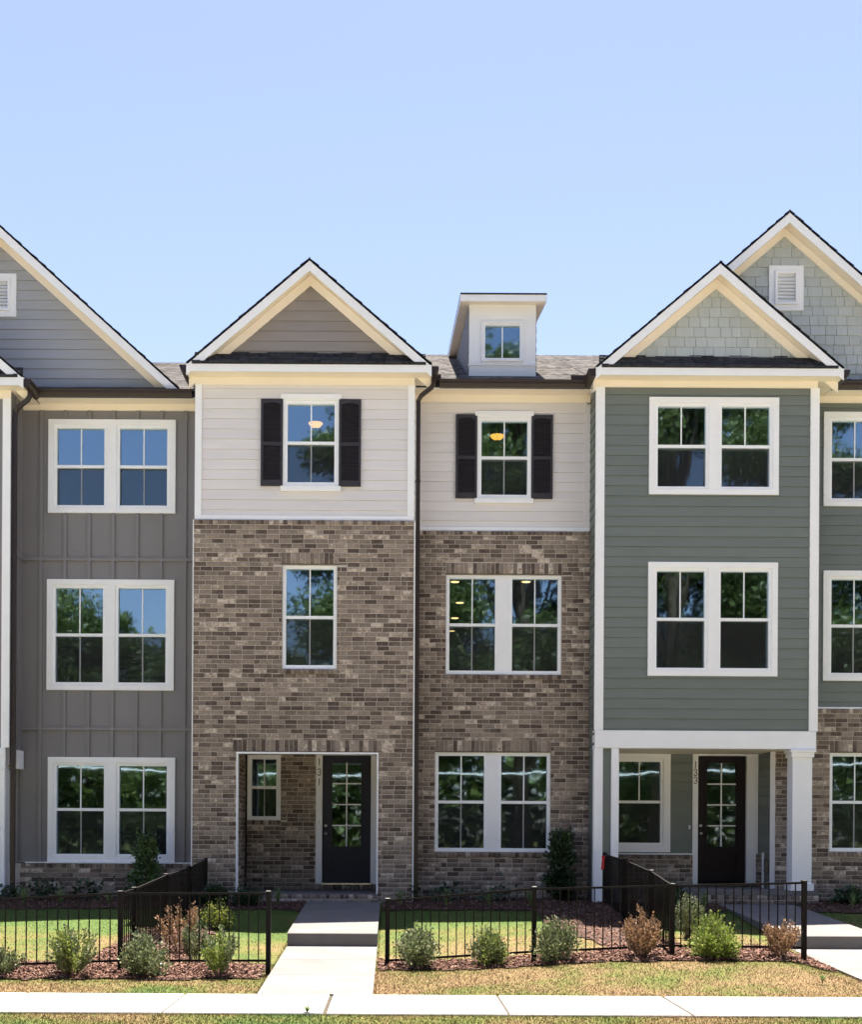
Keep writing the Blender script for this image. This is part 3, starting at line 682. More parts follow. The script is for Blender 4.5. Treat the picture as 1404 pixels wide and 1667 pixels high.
def blades():
    P = []
    def put(n, x0, x1, y0, y1):
        for _ in range(n):
            X, Y = random.uniform(x0, x1), random.uniform(y0, y1)
            if not on_walk(X, Y) and not in_mulch(X, Y): P.append((X, Y, ground(X, Y)))
    put(32000, -5.2, 6.0, 12.3, 13.14); put(80000, -5.6, 6.6, 14.71, 17.2); put(50000, -7.0, 8.2, 16.8, 22.4)
    for _ in range(3500):                            # longer ragged edge along the pavement
        X = random.uniform(-5.6, 6.4); Y = random.choice([random.uniform(13.05, 13.16), random.uniform(14.69, 14.78)])
        if not on_walk(X, Y): P.append((X, Y, ground(X, Y)))
    for xw in (W1 + W2):
        for _ in range(900):
            Y = random.uniform(14.8, 22.2); X = xw + (random.uniform(-.035, .0) if xw in (W1[0], W2[0]) else random.uniform(0, .035))
            P.append((X, Y, ground(X, Y)))
    P = np.array(P); k = len(P)
    H = rng.uniform(.010, .032, k); t = rng.uniform(0, 2 * np.pi, k); w = rng.uniform(.002, .0048, k)
    d = np.stack([np.cos(t), np.sin(t), np.zeros(k)], 1); ln = rng.uniform(0, 2 * np.pi, k); le = rng.uniform(.2, 1.3, k)
    tip = P + np.stack([np.cos(ln) * H * le, np.sin(ln) * H * le, H], 1)
    V = np.stack([P - d * w[:, None], P + d * w[:, None], tip], 1).reshape(-1, 3)
    o = npmesh('grass', V, np.arange(3 * k).reshape(-1, 3), M['blade'], kind='stuff')
blades()
# pavement: one slab object per bay of concrete
sw = thing('sidewalk', (0, 13.9, 0), None, None); sw['kind'] = 'structure'
MB().box(-60, 60, 13.17, 14.68, -.10, -.004).build('slab_bed', M['dirt'], sw)
jx = [WX(p, 1622, 14.7) for p in (-390, -160, 46, 302, 540, 810, 1079, 1322, 1560, 1790)]
jx = [-60, -30, -14] + jx + [14, 30, 60]
for i, (a, b) in enumerate(zip(jx, jx[1:])):
    p, q = a + (.02 if i in (7, 9) else .012), b - (.02 if i in (6, 8) else .012); t = .006
    V = [(p, 13.15, 0), (q, 13.15, 0), (q, 14.7, 0), (p, 14.7, 0), (p, 13.15, -.1), (q, 13.15, -.1), (q, 14.7, -.1), (p, 14.7, -.1)]
    V2 = [(p + t, 13.15 + t, .012), (q - t, 13.15 + t, .012), (q - t, 14.7 - t, .012), (p + t, 14.7 - t, .012)]
    MB().add(V + V2, [(8, 9, 10, 11), (0, 1, 9, 8), (1, 2, 10, 9), (2, 3, 11, 10), (3, 0, 8, 11), (0, 4, 5, 1), (1, 5, 6, 2), (2, 6, 7, 3), (3, 7, 4, 0)]).build('slab', M['concrete'], sw)
def walkway(W, label_dz=0.0):
    w = thing('walkway', ((W[0] + W[1]) / 2, 18, .1), None, None); w['kind'] = 'structure'
    zf = lambda y: np.interp(y, [14.7, 18.9], [.012, .195])
    cuts = [14.712, 16.15, 17.5, 18.92]
    for a, b in zip(cuts, cuts[1:]):
        MB().add([(W[0], a + .009, zf(a)), (W[1], a + .009, zf(a)), (W[1], b - .009, zf(b)), (W[0], b - .009, zf(b)), (W[0], a + .009, zf(a) - .12), (W[1], a + .009, zf(a) - .12), (W[1], b - .009, zf(b) - .12), (W[0], b - .009, zf(b) - .12)],
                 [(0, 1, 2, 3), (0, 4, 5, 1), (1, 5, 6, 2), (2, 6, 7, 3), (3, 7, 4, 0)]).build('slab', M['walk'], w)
    zu = lambda y: np.interp(y, [18.9, 23.1], [.385, .615]); a, b = 18.9, 23.1; c = .012
    MB().add([(W[0], a + c, zu(a)), (W[1], a + c, zu(a)), (W[1], b, zu(b)), (W[0], b, zu(b)), (W[0], a, zu(a) - c), (W[1], a, zu(a) - c), (W[0], a, 0), (W[1], a, 0), (W[0], b, 0), (W[1], b, 0)],
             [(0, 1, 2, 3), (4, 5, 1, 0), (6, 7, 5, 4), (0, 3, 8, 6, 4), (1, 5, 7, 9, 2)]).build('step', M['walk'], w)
    return w
walkway(W1); walkway(W2)
road = MB().box(-400, 400, 2.6, 10.9, -.19, -.15).build('road', M['asphalt']); road['kind'] = 'structure'
for y in (2.35, 10.95):
    k = MB().box(-400, 400, y, y + .18, -.2, -.02).build('kerb', M['concrete']); k['kind'] = 'structure'

# ================================================================== HOUSES
def shell(h, x0, x1, zeave, zr, base, floors, bay=None, bz=None):
    """main roof, party walls, floors and ceilings behind the street front"""
    yf = YM - .42; YR = 30.4; sl = (zr - zeave) / (YR - yf)
    mb = MB(); t = .12
    mb.extrude([(yf, zeave), (YR, zr), (2 * YR - yf, zeave), (2 * YR - yf, zeave - t), (YR, zr - t), (yf, zeave - t)], 0, x0, x1); mb.build('roof', M['dkshingle'], h)
    shingle_slope(h, (x0, yf - .03, zeave - .005), (1, 0, 0), x1 - x0, (0, 1, sl), math.hypot(YR - yf, zr - zeave), M['shingle'], th=.0045, exp=.15, lift=.012)
    rc = MB(); x = x0
    while x < x1:                                    # ridge caps
        w = min(.21, x1 - x); rc.add([(x, YR - .14, zr - .14 * sl + .018), (x + w, YR - .14, zr - .14 * sl + .018 + .014), (x + w, YR, zr + .032), (x, YR, zr + .02), (x + w, YR + .14, zr - .14 * sl + .032), (x, YR + .14, zr - .14 * sl + .018)],
                                        [(0, 1, 2, 3), (3, 2, 4, 5)]); x += .2
    rc.build('ridge_cap', M['dkshingle'], h, kind='stuff')
    st = MB()
    for X in (x0 + .02, x1 - .14): st.box(X, X + .12, YM + .15, 36.6, base - .5, zeave)
    st.box(x0 + .01, x1 - .13, 36.61, 36.75, base - .5, zeave + .3)
    st.build('party_wall', M['inside'], h)
    for z in floors:
        MB().box(x0 + .15, x1 - .15, YM + .15, 36.3, z, z + .28).build('floor_slab', M['inside'], h)
        if bay: MB().box(bay[0] + .15, bay[1] - .15, YB + .15, YM + .14, z, z + .28).build('floor_slab', M['inside'], h)
def eave(h, x0, x1, z0, zs, frz_z, gx0, gx1):
    """level eave of the recessed front: gutter bottom z0, frieze down to frz_z"""
    yf = YM - .40
    gutter_x(h, gx0, gx1, yf, z0 + .0)
    MB().box(x0, x1, yf + .001, yf + .02, z0 + .0, z0 + .15).build('fascia', M['white'], h)
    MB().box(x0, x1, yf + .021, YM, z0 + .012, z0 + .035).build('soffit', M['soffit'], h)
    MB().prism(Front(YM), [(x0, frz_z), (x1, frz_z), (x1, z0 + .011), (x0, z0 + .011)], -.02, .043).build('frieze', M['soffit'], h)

Yf = 22.9
# ---- 131: brick and cream house -------------------------------------------------------------
XL, XR = WX(316, 1040, YB), WX(673, 1040, YB)        # bay corners
XC = WX(972, 900, YB)                                # where the green bay begins
h1 = thing('townhouse', ((XL + XC) / 2, YM, .6), 'brick and cream townhouse numbered 131 with dark shutters and a shed dormer', 'house')
zb1 = WZ(500, 1462, YB) - .1; ztop = WZ(500, 605, Yf); zt = WZ(500, 592, Yf)
tipl, tipr = WX(303, 596, Yf), WX(703, 600, Yf)
frz = WZ(496, 628, YB); zbr = WZ(496, 848, YB); 
win3 = rect(460, 650, 553, 793, YB); win2 = rect(460, 921, 549, 1090, YB); porch = rect(385, 1225, 616, 1452, YB)
zfl = WZ(500, 1454.7, YB - .05)                      # porch floor
porch = (porch[0], porch[1], zfl, porch[3])
PB = Front(YB)
# bay front: backing walls
wall(PB, XL, XR, zbr, ztop, [shrink(win3)], M['cream'], h1)
boards(PB, XL + .115, XR - .115, zbr + .085, frz, [shrink(win3, .0)], M['cream'], h1, zoff=.1)
for a, b in ((XL, XL + .115), (XR - .115, XR)): MB().prism(PB, [(a, zbr + .0), (b, zbr + .0), (b, frz), (a, frz)], -.02, .044).build('corner_trim', M['white'], h1)
MB().prism(PB, [(XL + .116, zbr + .002), (XR - .116, zbr + .002), (XR - .116, zbr + .083), (XL + .116, zbr + .083)], -.02, .046).build('skirt_trim', M['white'], h1)
bo = [win2, porch]
wall(PB, XL + .005, XR - .005, zb1 - .3, zbr - .012, [win2, (porch[0], porch[1], zb1 - 1, porch[3])], M['mortar'], h1, out=.082, th=.2)
rl = (zbr - .088, zbr - .004)
headers(h1, PB, XL, XR, rl[0], rl[1], o=.10)
sold2 = (win2[0] - .02, win2[1] + .02, win2[3] + .012, win2[3] + .21)
soldp = (porch[0] - .06, porch[1] + .06, porch[3] + .012, porch[3] + .215)
sill2 = (win2[0] - .01, win2[1] + .01, win2[2] - .09, win2[2])
bricks(h1, PB, XL, XR, zb1 - .2, rl[0], [win2, (porch[0], porch[1], zb1 - 1, porch[3]), sold2, soldp, sill2])
headers(h1, PB, *sold2[:2], *sold2[2:]); headers(h1, PB, *soldp[:2], *soldp[2:]); headers(h1, PB, *sill2[:2], *sill2[2:], o=.115)
def lintel(h, r, pl): MB().prism(pl, [(r[0] - .02, r[2] - .011), (r[1] + .02, r[2] - .011), (r[1] + .02, r[2] + .003), (r[0] - .02, r[2] + .003)], .0, .093).build('lintel', M['numeral'], h)
lintel(h1, sold2, PB); lintel(h1, soldp, PB)
# bay sides
for X, sg in ((XL, -1), (XR, 1)):
    P = Side(X, sg)
    wall(P, YB + .002, YM, zbr, ztop, [], M['cream'], h1, out=-.002); wall(P, YB + .06, YM, zb1 - .3, zbr - .012, [], M['mortar'], h1, out=-.018 if sg < 0 else -.018)
    boards(P, YB + .01, YM, zbr + .085, ztop, [], M['cream'], h1, zoff=.1) if sg > 0 else None
    if sg > 0: bricks(h1, P, YB - .03, YM, zb1 - .2, zbr, [], o=0.0, )
# thin white beads down the brick corners
MB().box(XL - .022, XL - .004, YB - .085, YB + .02, zb1 - .1, zbr - .006).build('corner_bead', M['white'], h1)
MB().box(XR + .004, XR + .026, YB - .085, YB + .02, zb1 - .1, zbr - .006).build('corner_bead', M['white'], h1)
# windows of the bay
window(h1, win3, YB, 'cased', 1, pc=.035, pf=.055)
MB().prism(PB, [(WX(458, 647, YB), win3[3] - .006), (WX(556, 647, YB), win3[3] - .006), (WX(556, 647, YB), win3[3] + .075), (WX(458, 647, YB), win3[3] + .075)], -.01, .066).build('window_head', M['white'], h1)
MB().prism(PB, [(WX(457, 797, YB), win3[2] - .085), (WX(555, 797, YB), win3[2] - .085), (WX(555, 797, YB), win3[2] + .004), (WX(457, 797, YB), win3[2] + .004)], -.01, .075).build('window_sill', M['white'], h1)
shutter(h1, rect(425, 651, 461, 792, YB), YB); shutter(h1, rect(552, 652, 588, 793, YB), YB)
window(h1, win2, YB - .02, 'brick', 1, pf=.06)
# bay roof
zpent = WZ(505, 577, YB); apz = WZ(503, 421, Yf)
bay_top(h1, XL, XR, 0, apz, zt, ztop, Yf, YB, frz, tipl, tipr, zpent, M['taupe'], 'lap', zoff=.05)
# porch recess of 131
PP = Front(YP); pw = rect(403, 1229, 457, 1335, YP)
dr = rect(525, 1230, 603.5, 1437, YP); 
xpl, xpr = porch[0] - .0, porch[1] + .0
ptop = porch[3]
Bh = [pw, (dr[0] - .13, xpr + .2, zfl - .1, ptop + .3), (pw[0] - .01, pw[1] + .01, pw[2] - .09, pw[2])]
zsoft = WZ(500, 1218, YP)
wall(PP, xpl, xpr + .12, zfl - .2, ptop + .15, [pw, (dr[0] - .02, dr[1] + .02, dr[2] - .02, dr[3] + .02)], M['mortar'], h1, out=-.008, th=.12)
bricks(h1, PP, xpl, dr[0] - .125, zfl, ptop + .1, Bh, o=0.0)
headers(h1, PP, pw[0] - .01, pw[1] + .01, pw[2] - .09, pw[2], o=.02)
wall(Side(xpl - .03, 1), YB + .12, YP, zfl - .2, ptop + .1, [], M['mortar'], h1, out=.0, th=.1)
bricks(h1, Side(xpl, 1), YB - .02, YP, zfl, ptop + .1, [], o=-.022)
wall(Side(xpr + .05, -1), YB + .12, YP, zfl - .2, ptop + .1, [], M['mortar'], h1, out=.0, th=.1)
bricks(h1, Side(xpr, -1), YB - .02, YP, zfl, ptop + .1, [], o=-.042)
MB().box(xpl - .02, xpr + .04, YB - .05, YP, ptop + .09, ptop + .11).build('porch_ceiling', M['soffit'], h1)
# slim white lining of the opening
MB().box(xpl + .002, xpl + .028, YB - .096, YB + .08, zfl, ptop - .03).box(xpr - .028, xpr - .002, YB - .096, YB + .08, zfl, ptop - .03).box(xpl + .002, xpr - .002, YB - .096, YB + .08, ptop - .03, ptop).build('opening_trim', M['white'], h1)
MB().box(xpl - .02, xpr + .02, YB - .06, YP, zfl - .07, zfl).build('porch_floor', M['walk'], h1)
headers(h1, Front(YB - .09), xpl + .005, xpr - .005, zfl - .085, zfl - .004, o=.05)
wall(Front(YB - .05), xpl, xpr, zfl - .5, zfl - .02, [], M['mortar'], h1, out=.08, th=.1, name='porch_step')
bricks(h1, Front(YB - .09), xpl, xpr, zfl - .42, zfl - .085, [], o=.045)
window(h1, pw, YP + .0, 'cased', 1, pc=.035, pf=.045, screen=True)
door(h1, dr, YP + .03, M['slate_door'], 'slate grey front door with eight glass lights')
zj = WZ(560, 1224.5, YP)
fr = MB()
for a, b in ((WX(514.5, 1330, YP), dr[0] - .004), (dr[1] + .004, WX(614.5, 1330, YP))): fr.prism(PP, [(a, dr[2] - .02), (b, dr[2] - .02), (b, dr[3]), (a, dr[3])], -.09, .03)
fr.prism(PP, [(WX(514.5, 1330, YP), dr[3] + .004), (WX(614.5, 1330, YP), dr[3] + .004), (WX(614.5, 1330, YP), ptop + .085), (WX(514.5, 1330, YP), ptop + .085)], -.09, .034)
fr.build('door_frame', M['white'], h1)
MB().prism(PP, [(dr[0] - .02, dr[2] - .035), (dr[1] + .02, dr[2] - .035), (dr[1] + .02, dr[2] - .004), (dr[0] - .02, dr[2] - .004)], -.1, .07).build('threshold', M['steel'], h1)
headers(h1, PP, dr[0] - .13, dr[1] + .13, zfl + .002, dr[2] - .035, o=.05)
for i, (ch, y) in enumerate(zip('131', (1240.5, 1257, 1273))): digit('house_number', ch, .125, M['numeral'], h1, (WX(520, y, YP), YP - .045, WZ(520, y, YP)), .008)
MB().prism(PP, [(WX(518.5, 1339, YP), WZ(518, 1342, YP)), (WX(521, 1339, YP), WZ(518, 1342, YP)), (WX(521, 1339, YP), WZ(518, 1335, YP)), (WX(518.5, 1339, YP), WZ(518, 1335, YP))], .03, .045).build('doorbell', M['steel'], h1)
# recessed front of 131
PM = Front(YM)
xm0, xm1 = XR + .0, XC - .0
ge = WZ(840, 630, YM - .5); fz = WZ(820, 656, YM); zb2 = WZ(820, 866, YM); rb = WZ(820, 873, YM)
w3 = rect(776, 678, 867, 813, YM); w2 = rect(726, 937, 914, 1099, YM); w1 = rect(708, 1225, 896, 1387, YM)
wall(PM, xm0, xm1, zb2, ge + .03, [shrink(w3)], M['cream'], h1)
boards(PM, xm0 + .002, xm1 - .115, zb2 + .075, fz, [w3], M['cream'], h1, zoff=.12)
MB().prism(PM, [(xm1 - .115, zb2 + .075), (xm1 - .003, zb2 + .075), (xm1 - .003, fz), (xm1 - .115, fz)], -.01, .04).build('corner_trim', M['cream'], h1)
MB().prism(PM, [(xm0 + .01, zb2 + .002), (xm1 - .003, zb2 + .002), (xm1 - .003, zb2 + .073), (xm0 + .01, zb2 + .073)], -.02, .05).build('skirt_trim', M['white'], h1)
holes = [w2, w1]
wall(PM, xm0 + .02, xm1 - .02, zb1 - .5, zb2 - .012, holes, M['mortar'], h1, out=.082, th=.2)
so2 = (w2[0] - .0, w2[1] + .0, w2[3] + .012, w2[3] + .212); so1 = (w1[0] - .0, w1[1] + .0, w1[3] + .012, w1[3] + .212)
si2 = (w2[0], w2[1], w2[2] - .09, w2[2]); si1 = (w1[0], w1[1], w1[2] - .09, w1[2])
bricks(h1, PM, xm0, xm1, zb1 - .4, rb, [w2, w1, so2, so1, si2, si1])
headers(h1, PM, xm0, xm1, rb, zb2 - .003, o=.10)
for r in (so2, so1): headers(h1, PM, r[0], r[1], r[2], r[3])
for r in (so2, so1): lintel(h1, r, PM)
for r in (si2, si1): headers(h1, PM, r[0], r[1], r[2], r[3], o=.11)
window(h1, w3, YM, 'cased', 1, pc=.035, pf=.055)
MB().prism(PM, [(WX(774, 674, YM), w3[3] - .006), (WX(869, 674, YM), w3[3] - .006), (WX(869, 674, YM), w3[3] + .08), (WX(774, 674, YM), w3[3] + .08)], -.01, .066).build('window_head', M['white'], h1)
MB().prism(PM, [(WX(773, 816, YM), w3[2] - .08), (WX(868, 816, YM), w3[2] - .08), (WX(868, 816, YM), w3[2] + .004), (WX(773, 816, YM), w3[2] + .004)], -.01, .075).build('window_sill', M['white'], h1)
shutter(h1, rect(742, 676, 777, 812, YM), YM); shutter(h1, rect(865, 677, 900, 813, YM), YM)
window(h1, w2, YM - .02, 'brick', 2, pf=.06, mul=.19); window(h1, w1, YM - .02, 'brick', 2, pf=.06, mul=.19)
zr1 = WZ(900, 580, 30.4); ze1 = ge + .13
eave(h1, xm0, xm1, ge, 0, fz, WX(716, 625, 23.5), WX(955, 625, 23.5))
cz3, cz2, cz1 = ge - .02, 6.78, WZ(800, 1205, YM)
shell(h1, XL, XC, ze1, zr1, .6, [.35, cz1 + .0, cz2, cz3], bay=(XL, XR))
gutter_y(h1, Yf + .03, YM - .42, tipr, 1, ztop - .015); gutter_y(h1, Yf + .03, YM - .42, tipl, -1, ztop - .015)
downspout(h1, [(tipr + .05, Yf + .25, ztop - .01), (tipr + .05, Yf + .25, ztop - .10), (tipr + .01, Yf + .27, ztop - .17), (XR + .12, YB + .0, ztop - .29), (XR + .07, YB + .06, ztop - .36), (XR + .07, YB + .06, ztop - .46), (XR + .07, YB + .06, 1.2), (XR + .07, YB + .06, .55)])
for xg, w in ((WX(711, 610, 23.6), .16), (WX(941, 613, 23.6), .26)): MB().box(xg - w / 2, xg + w / 2, 23.52, 23.53, ge + .13, ge + .22).build('splash_guard', M['bronze'], h1)
# shed dormer
Yd, Yff = 24.42, 24.15
dx0, dx1 = WX(764, 550, Yd), WX(873, 550, Yd); fx0, fx1 = WX(750, 483, Yff), WX(891, 483, Yff)
dzt, dzb = WZ(820, 477, Yff), WZ(820, 490, Yff); slr = .17
dwin = rect(784, 524, 853, 589, Yd)
PD = Front(Yd); zroof = ze1 + (zr1 - ze1) / 6.8 * (Yd - 23.6)
dm = MB()
for p, q, a, b in cells(dx0, dx1, zroof - .05, dzb + .1, [shrink(dwin, .05)]): dm.prism(PD, [(p, a), (q, a), (q, b), (p, b)], -.10, 0)
dor = dm.build('dormer', M['white'], h1, 'white shed dormer with one square window')
zbelt = WZ(818, 595, Yd)
MB().prism(PD, [(dx0 - .02, zbelt - .012), (dx1 + .02, zbelt - .012), (dx1 + .02, zbelt + .012), (dx0 - .02, zbelt + .012)], 0, .035).prism(PD, [(dx0, zroof), (dx1, zroof), (dx1, zbelt - .012), (dx0, zbelt - .012)], 0, .014).build('belt_trim', M['white'], dor)
for X, sg in ((dx0, -1), (dx1, 1)):
    z0 = dzb + .02
    mb = MB(); mb.extrude([(Yd + .001, zroof - .1), (Yd + .001, z0), (30.3, z0 + slr * (30.3 - Yd)), (30.3, zr1 - .1)], 0, X if sg < 0 else X - .1, X + .1 if sg < 0 else X); mb.build('cheek', M['ltgrey'], dor)
    if True:
        z = zroof; P = Side(X, sg)
        while z < 12.6:
            ya = Yd + .06; yb = 23.6 + (z - ze1) / ((zr1 - ze1) / 6.8)
            yb = max(ya, yb); yl = Yd + max(0, (z + .17 - z0) / slr) if z + .17 > z0 else ya
            if yb > ya + .05 and yl < yb: MB().prism(P, [(max(ya, yl), z), (yb, z), (yb + .3, z + .17), (max(ya, yl), z + .17)], -.004, (lambda t, z=z: .022 - .014 * (t - z) / .17)).build('siding_board', M['ltgrey'], dor)
            z += .172
MB().box(fx0, fx1, Yff, Yff + .025, dzb, dzt - .01).build('fascia', M['white'], dor)
rf = MB()
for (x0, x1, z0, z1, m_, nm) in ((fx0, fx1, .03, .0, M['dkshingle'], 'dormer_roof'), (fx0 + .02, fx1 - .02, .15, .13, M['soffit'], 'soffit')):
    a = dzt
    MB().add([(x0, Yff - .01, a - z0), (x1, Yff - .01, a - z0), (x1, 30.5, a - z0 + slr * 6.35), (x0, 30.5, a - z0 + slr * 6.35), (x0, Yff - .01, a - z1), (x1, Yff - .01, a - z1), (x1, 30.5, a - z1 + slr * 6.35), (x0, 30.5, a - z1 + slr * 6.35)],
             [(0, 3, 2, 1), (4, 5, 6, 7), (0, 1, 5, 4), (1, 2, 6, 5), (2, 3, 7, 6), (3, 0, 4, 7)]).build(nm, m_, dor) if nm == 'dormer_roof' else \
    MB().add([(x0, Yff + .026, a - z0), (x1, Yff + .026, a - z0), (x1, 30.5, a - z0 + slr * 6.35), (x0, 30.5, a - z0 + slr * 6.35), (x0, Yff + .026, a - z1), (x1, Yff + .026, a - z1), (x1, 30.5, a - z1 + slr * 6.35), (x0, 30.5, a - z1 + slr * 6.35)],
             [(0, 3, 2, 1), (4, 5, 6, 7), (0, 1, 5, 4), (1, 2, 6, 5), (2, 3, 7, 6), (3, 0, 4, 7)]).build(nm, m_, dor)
for x in (fx0, fx1 - .02):
    MB().add([(x, Yff + .026, dzb), (x + .02, Yff + .026, dzb), (x + .02, 30.4, dzb + slr * 6.25), (x, 30.4, dzb + slr * 6.25), (x, Yff + .026, dzt - .031), (x + .02, Yff + .026, dzt - .031), (x + .02, 30.4, dzt - .031 + slr * 6.25), (x, 30.4, dzt - .031 + slr * 6.25)],
             [(0, 3, 2, 1), (4, 5, 6, 7), (0, 1, 5, 4), (1, 2, 6, 5), (2, 3, 7, 6), (3, 0, 4, 7)]).build('rake_board', M['white'], dor)
dwn = window(h1, dwin, Yd - .0, 'cased', 1, lower=False, pc=.035, pf=.035)
MB().box(dx0 + .1, dx1 - .1, 25.6, 25.7, zroof, dzb + .3).build('dormer_back', M['inside'], h1)

# ---- 133: green house ------------------------------------------------------------------------
GL, GR = WX(972, 900, YB), WX(1330, 900, YB)
XE = GL + 7.15
h2 = thing('townhouse', ((GL + XE) / 2, YM, .6), 'sage green townhouse numbered 133 with pale shingled gables and a white porch post', 'house')
ztop2 = WZ(1172, 611, Yf); zt2 = WZ(1172, 598, Yf); frz2 = WZ(1160, 632, YB)
tl2, tr2 = WX(971, 604, Yf), WX(1375, 606, Yf)
zbeam = rect(970, 1190, 1327, 1219, YB)
g3 = rect(1057, 648, 1268, 806, YB); g2 = rect(1055, 916, 1266, 1101, YB)
wall(PB, GL, GR, zbeam[3] - .01, ztop2, [shrink(g3), shrink(g2)], M['green'], h2)
boards(PB, GL + .125, GR - .125, zbeam[3] + .004, frz2, [shrink(g3, .02), shrink(g2, .02)], M['green'], h2, zoff=.03)
for a, b in ((GL - .03, GL + .125), (GR - .125, GR + .03)): MB().prism(PB, [(a, zbeam[3] + .004), (b, zbeam[3] + .004), (b, frz2), (a, frz2)], -.02, .044).build('corner_trim', M['white'], h2)
window(h2, g3, YB, 'cased', 2, low=False, pf=.055, mul=.17, pc=.10); window(h2, g2, YB, 'cased', 2, low=False, pf=.055, mul=.17, pc=.10)
MB().bevbox(GL - .02, GR + .0, YB - .055, YB + .25, zbeam[2], zbeam[3]).build('porch_beam', M['white'], h2)
bay_top(h2, GL, GR, 0, WZ(1172, 426, Yf), zt2, ztop2, Yf, YB, frz2, tl2, tr2, WZ(1165, 582, YB), M['shake'], 'shake')
# left flank down to the ground, right flank above the open porch
PS = Side(GL, -1)
zb3 = WZ(1000, 1455, YB) - .15
wall(PS, YB + .002, YM, zb3, ztop2, [], M['green'], h2, out=-.002); boards(PS, YB + .0, YM, zb3, ztop2, [], M['green'], h2, zoff=.1)
PS = Side(GR, 1); wall(PS, YB + .002, YM, zbeam[2], ztop2, [], M['green'], h2, out=-.002); boards(PS, YB, YM, zbeam[2] + .1, ztop2, [], M['green'], h2)
# porch front left pier: white, green, white
pzt = zbeam[2] - .002
xa = [GL - .03] + [WX(v, 1330, YB) for v in (981, 995, 1007)]
for a, b in ((xa[0], xa[1]), (xa[2], xa[3])): MB().box(a, b, YB - .045, YB + .12, zb3, pzt).build('pier_trim', M['white'], h2)
wall(PB, xa[1] + .001, xa[2] - .001, zb3, pzt, [], M['green'], h2, out=-.012, th=.1, name='pier_panel')
# column right
cx0, cx1 = WX(1290, 1330, YB), WX(1321, 1330, YB); cy0 = YB - .05; cb = WZ(1303, 1454, YB)
col = MB().bevbox(cx0 - .005, cx1 + .005, cy0, cy0 + .32, cb, pzt).build('porch_post', M['white'], h2, 'square white porch post')
MB().bevbox(cx0 - .035, cx1 + .035, cy0 - .04, cy0 + .36, cb - .01, cb + .17).build('post_base', M['white'], col)
MB().bevbox(cx0 - .03, cx1 + .03, cy0 - .035, cy0 + .35, pzt - .14, pzt - .001).bevbox(cx0 - .055, cx1 + .055, cy0 - .06, cy0 + .37, pzt - .055, pzt - .002).build('post_cap', M['white'], col)
# porch back wall
zpf = WZ(1180, 1449, YB); pc0, pc1 = GL + .1, WX(1235, 1330, YP); pct = zbeam[2] + .0
d3 = rect(1136.5, 1231, 1215, 1437, YP); w33 = rect(992, 1224, 1091.5, 1387, YP); zwn = WZ(1060, 1390, YP)
wall(PP, pc0, pc1 + .12, zpf - .2, pct + .1, [shrink(w33), (d3[0] - .02, d3[1] + .02, d3[2] - .02, d3[3] + .02)], M['green'], h2)
xd0, xd1 = WX(1127.5, 1330, YP), WX(1234, 1330, YP)
boards(PP, pc0, xd0, zwn + .01, pct, [shrink(w33, .02)], M['green'], h2, zoff=.1)
window(h2, w33, YP, 'cased', 1, low=False, pf=.055, pc=.13)
fr = MB()
for a, b in ((xd0, d3[0] - .004), (d3[1] + .004, xd1)): fr.prism(PP, [(a, d3[2] - .04), (b, d3[2] - .04), (b, d3[3]), (a, d3[3])], -.09, .05)
fr.prism(PP, [(xd0, d3[3] + .004), (xd1, d3[3] + .004), (xd1, pct + .02), (xd0, pct + .02)], -.09, .052); fr.build('door_frame', M['white'], h2)
door(h2, d3, YP + .03, M['plum_door'], 'near black front door with eight glass lights')
for i, (ch, y) in enumerate(zip('133', (1245, 1257.5, 1270.5))): digit('house_number', ch, .125, M['numeral'], h2, (WX(1132, y, YP), YP - .06, WZ(1132, y, YP)), .008)
MB().prism(PP, [(WX(1121.5, 1347, YP), WZ(1122, 1350, YP)), (WX(1124, 1347, YP), WZ(1122, 1350, YP)), (WX(1124, 1347, YP), WZ(1122, 1343.5, YP)), (WX(1121.5, 1347, YP), WZ(1122, 1343.5, YP))], .02, .045).build('doorbell', M['white'], h2)
wall(PP, pc0, xd0, zpf - .3, zwn - .06, [], M['mortar'], h2, out=.07, th=.06)
bricks(h2, PP, pc0, xd0 - .004, zpf, zwn - .10, [], o=.078); headers(h2, PP, pc0, xd0 - .004, zwn - .10, zwn - .015, o=.095)
MB().prism(PP, [(pc0, zwn - .012), (xd0 - .002, zwn - .012), (xd0 - .002, zwn + .012), (pc0, zwn + .012)], 0, .10).build('skirt_trim', M['white'], h2)
headers(h2, PP, xd0, xd1, zpf, d3[2] - .045, o=.05)
# porch side wall from the back wall to the recessed front
xs_ = WX(1257, 1330, YM) - .0
PS = Side(xs_, -1); wall(PS, YM, YP, zpf - .2, pct + .1, [], M['green'], h2, out=-.002, th=.1); boards(PS, YM + .0, YP, zpf, pct, [], M['green'], h2, zoff=.1)
MB().box(xs_ - .03, xs_ + .055, YM - .03, YM + .005, zpf - .15, pct + .02).build('corner_trim', M['white'], h2)
stub = MB().box(WX(1237, 1400, YM + .5), WX(1240, 1400, YM + .5), YM + .30, YM + .34, zpf, WZ(1238, 1388, YM + .3)).build('brick_return_trim', M['white'], h2)
wall(Side(xs_, -1), YM + .34, YP, zpf, WZ(1238, 1390, YM + .4), [], M['mortar'], h2, out=.06, th=.05)
bricks(h2, Side(xs_, -1), YM + .34, YP, zpf, WZ(1238, 1390, YM + .4), [], o=.068)
MB().box(xs_ - .09, xs_ - .02, YM + .06, YM + .16, WZ(1240, 1420, YM), WZ(1240, 1400, YM)).build('outlet_cover', M['numeral'], h2)
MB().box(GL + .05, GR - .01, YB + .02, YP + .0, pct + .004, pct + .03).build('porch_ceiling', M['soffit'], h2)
MB().box(xa[3] + .12, GR + .04, YB - .1, YP, zpf - .08, zpf).build('porch_floor', M['walk'], h2)
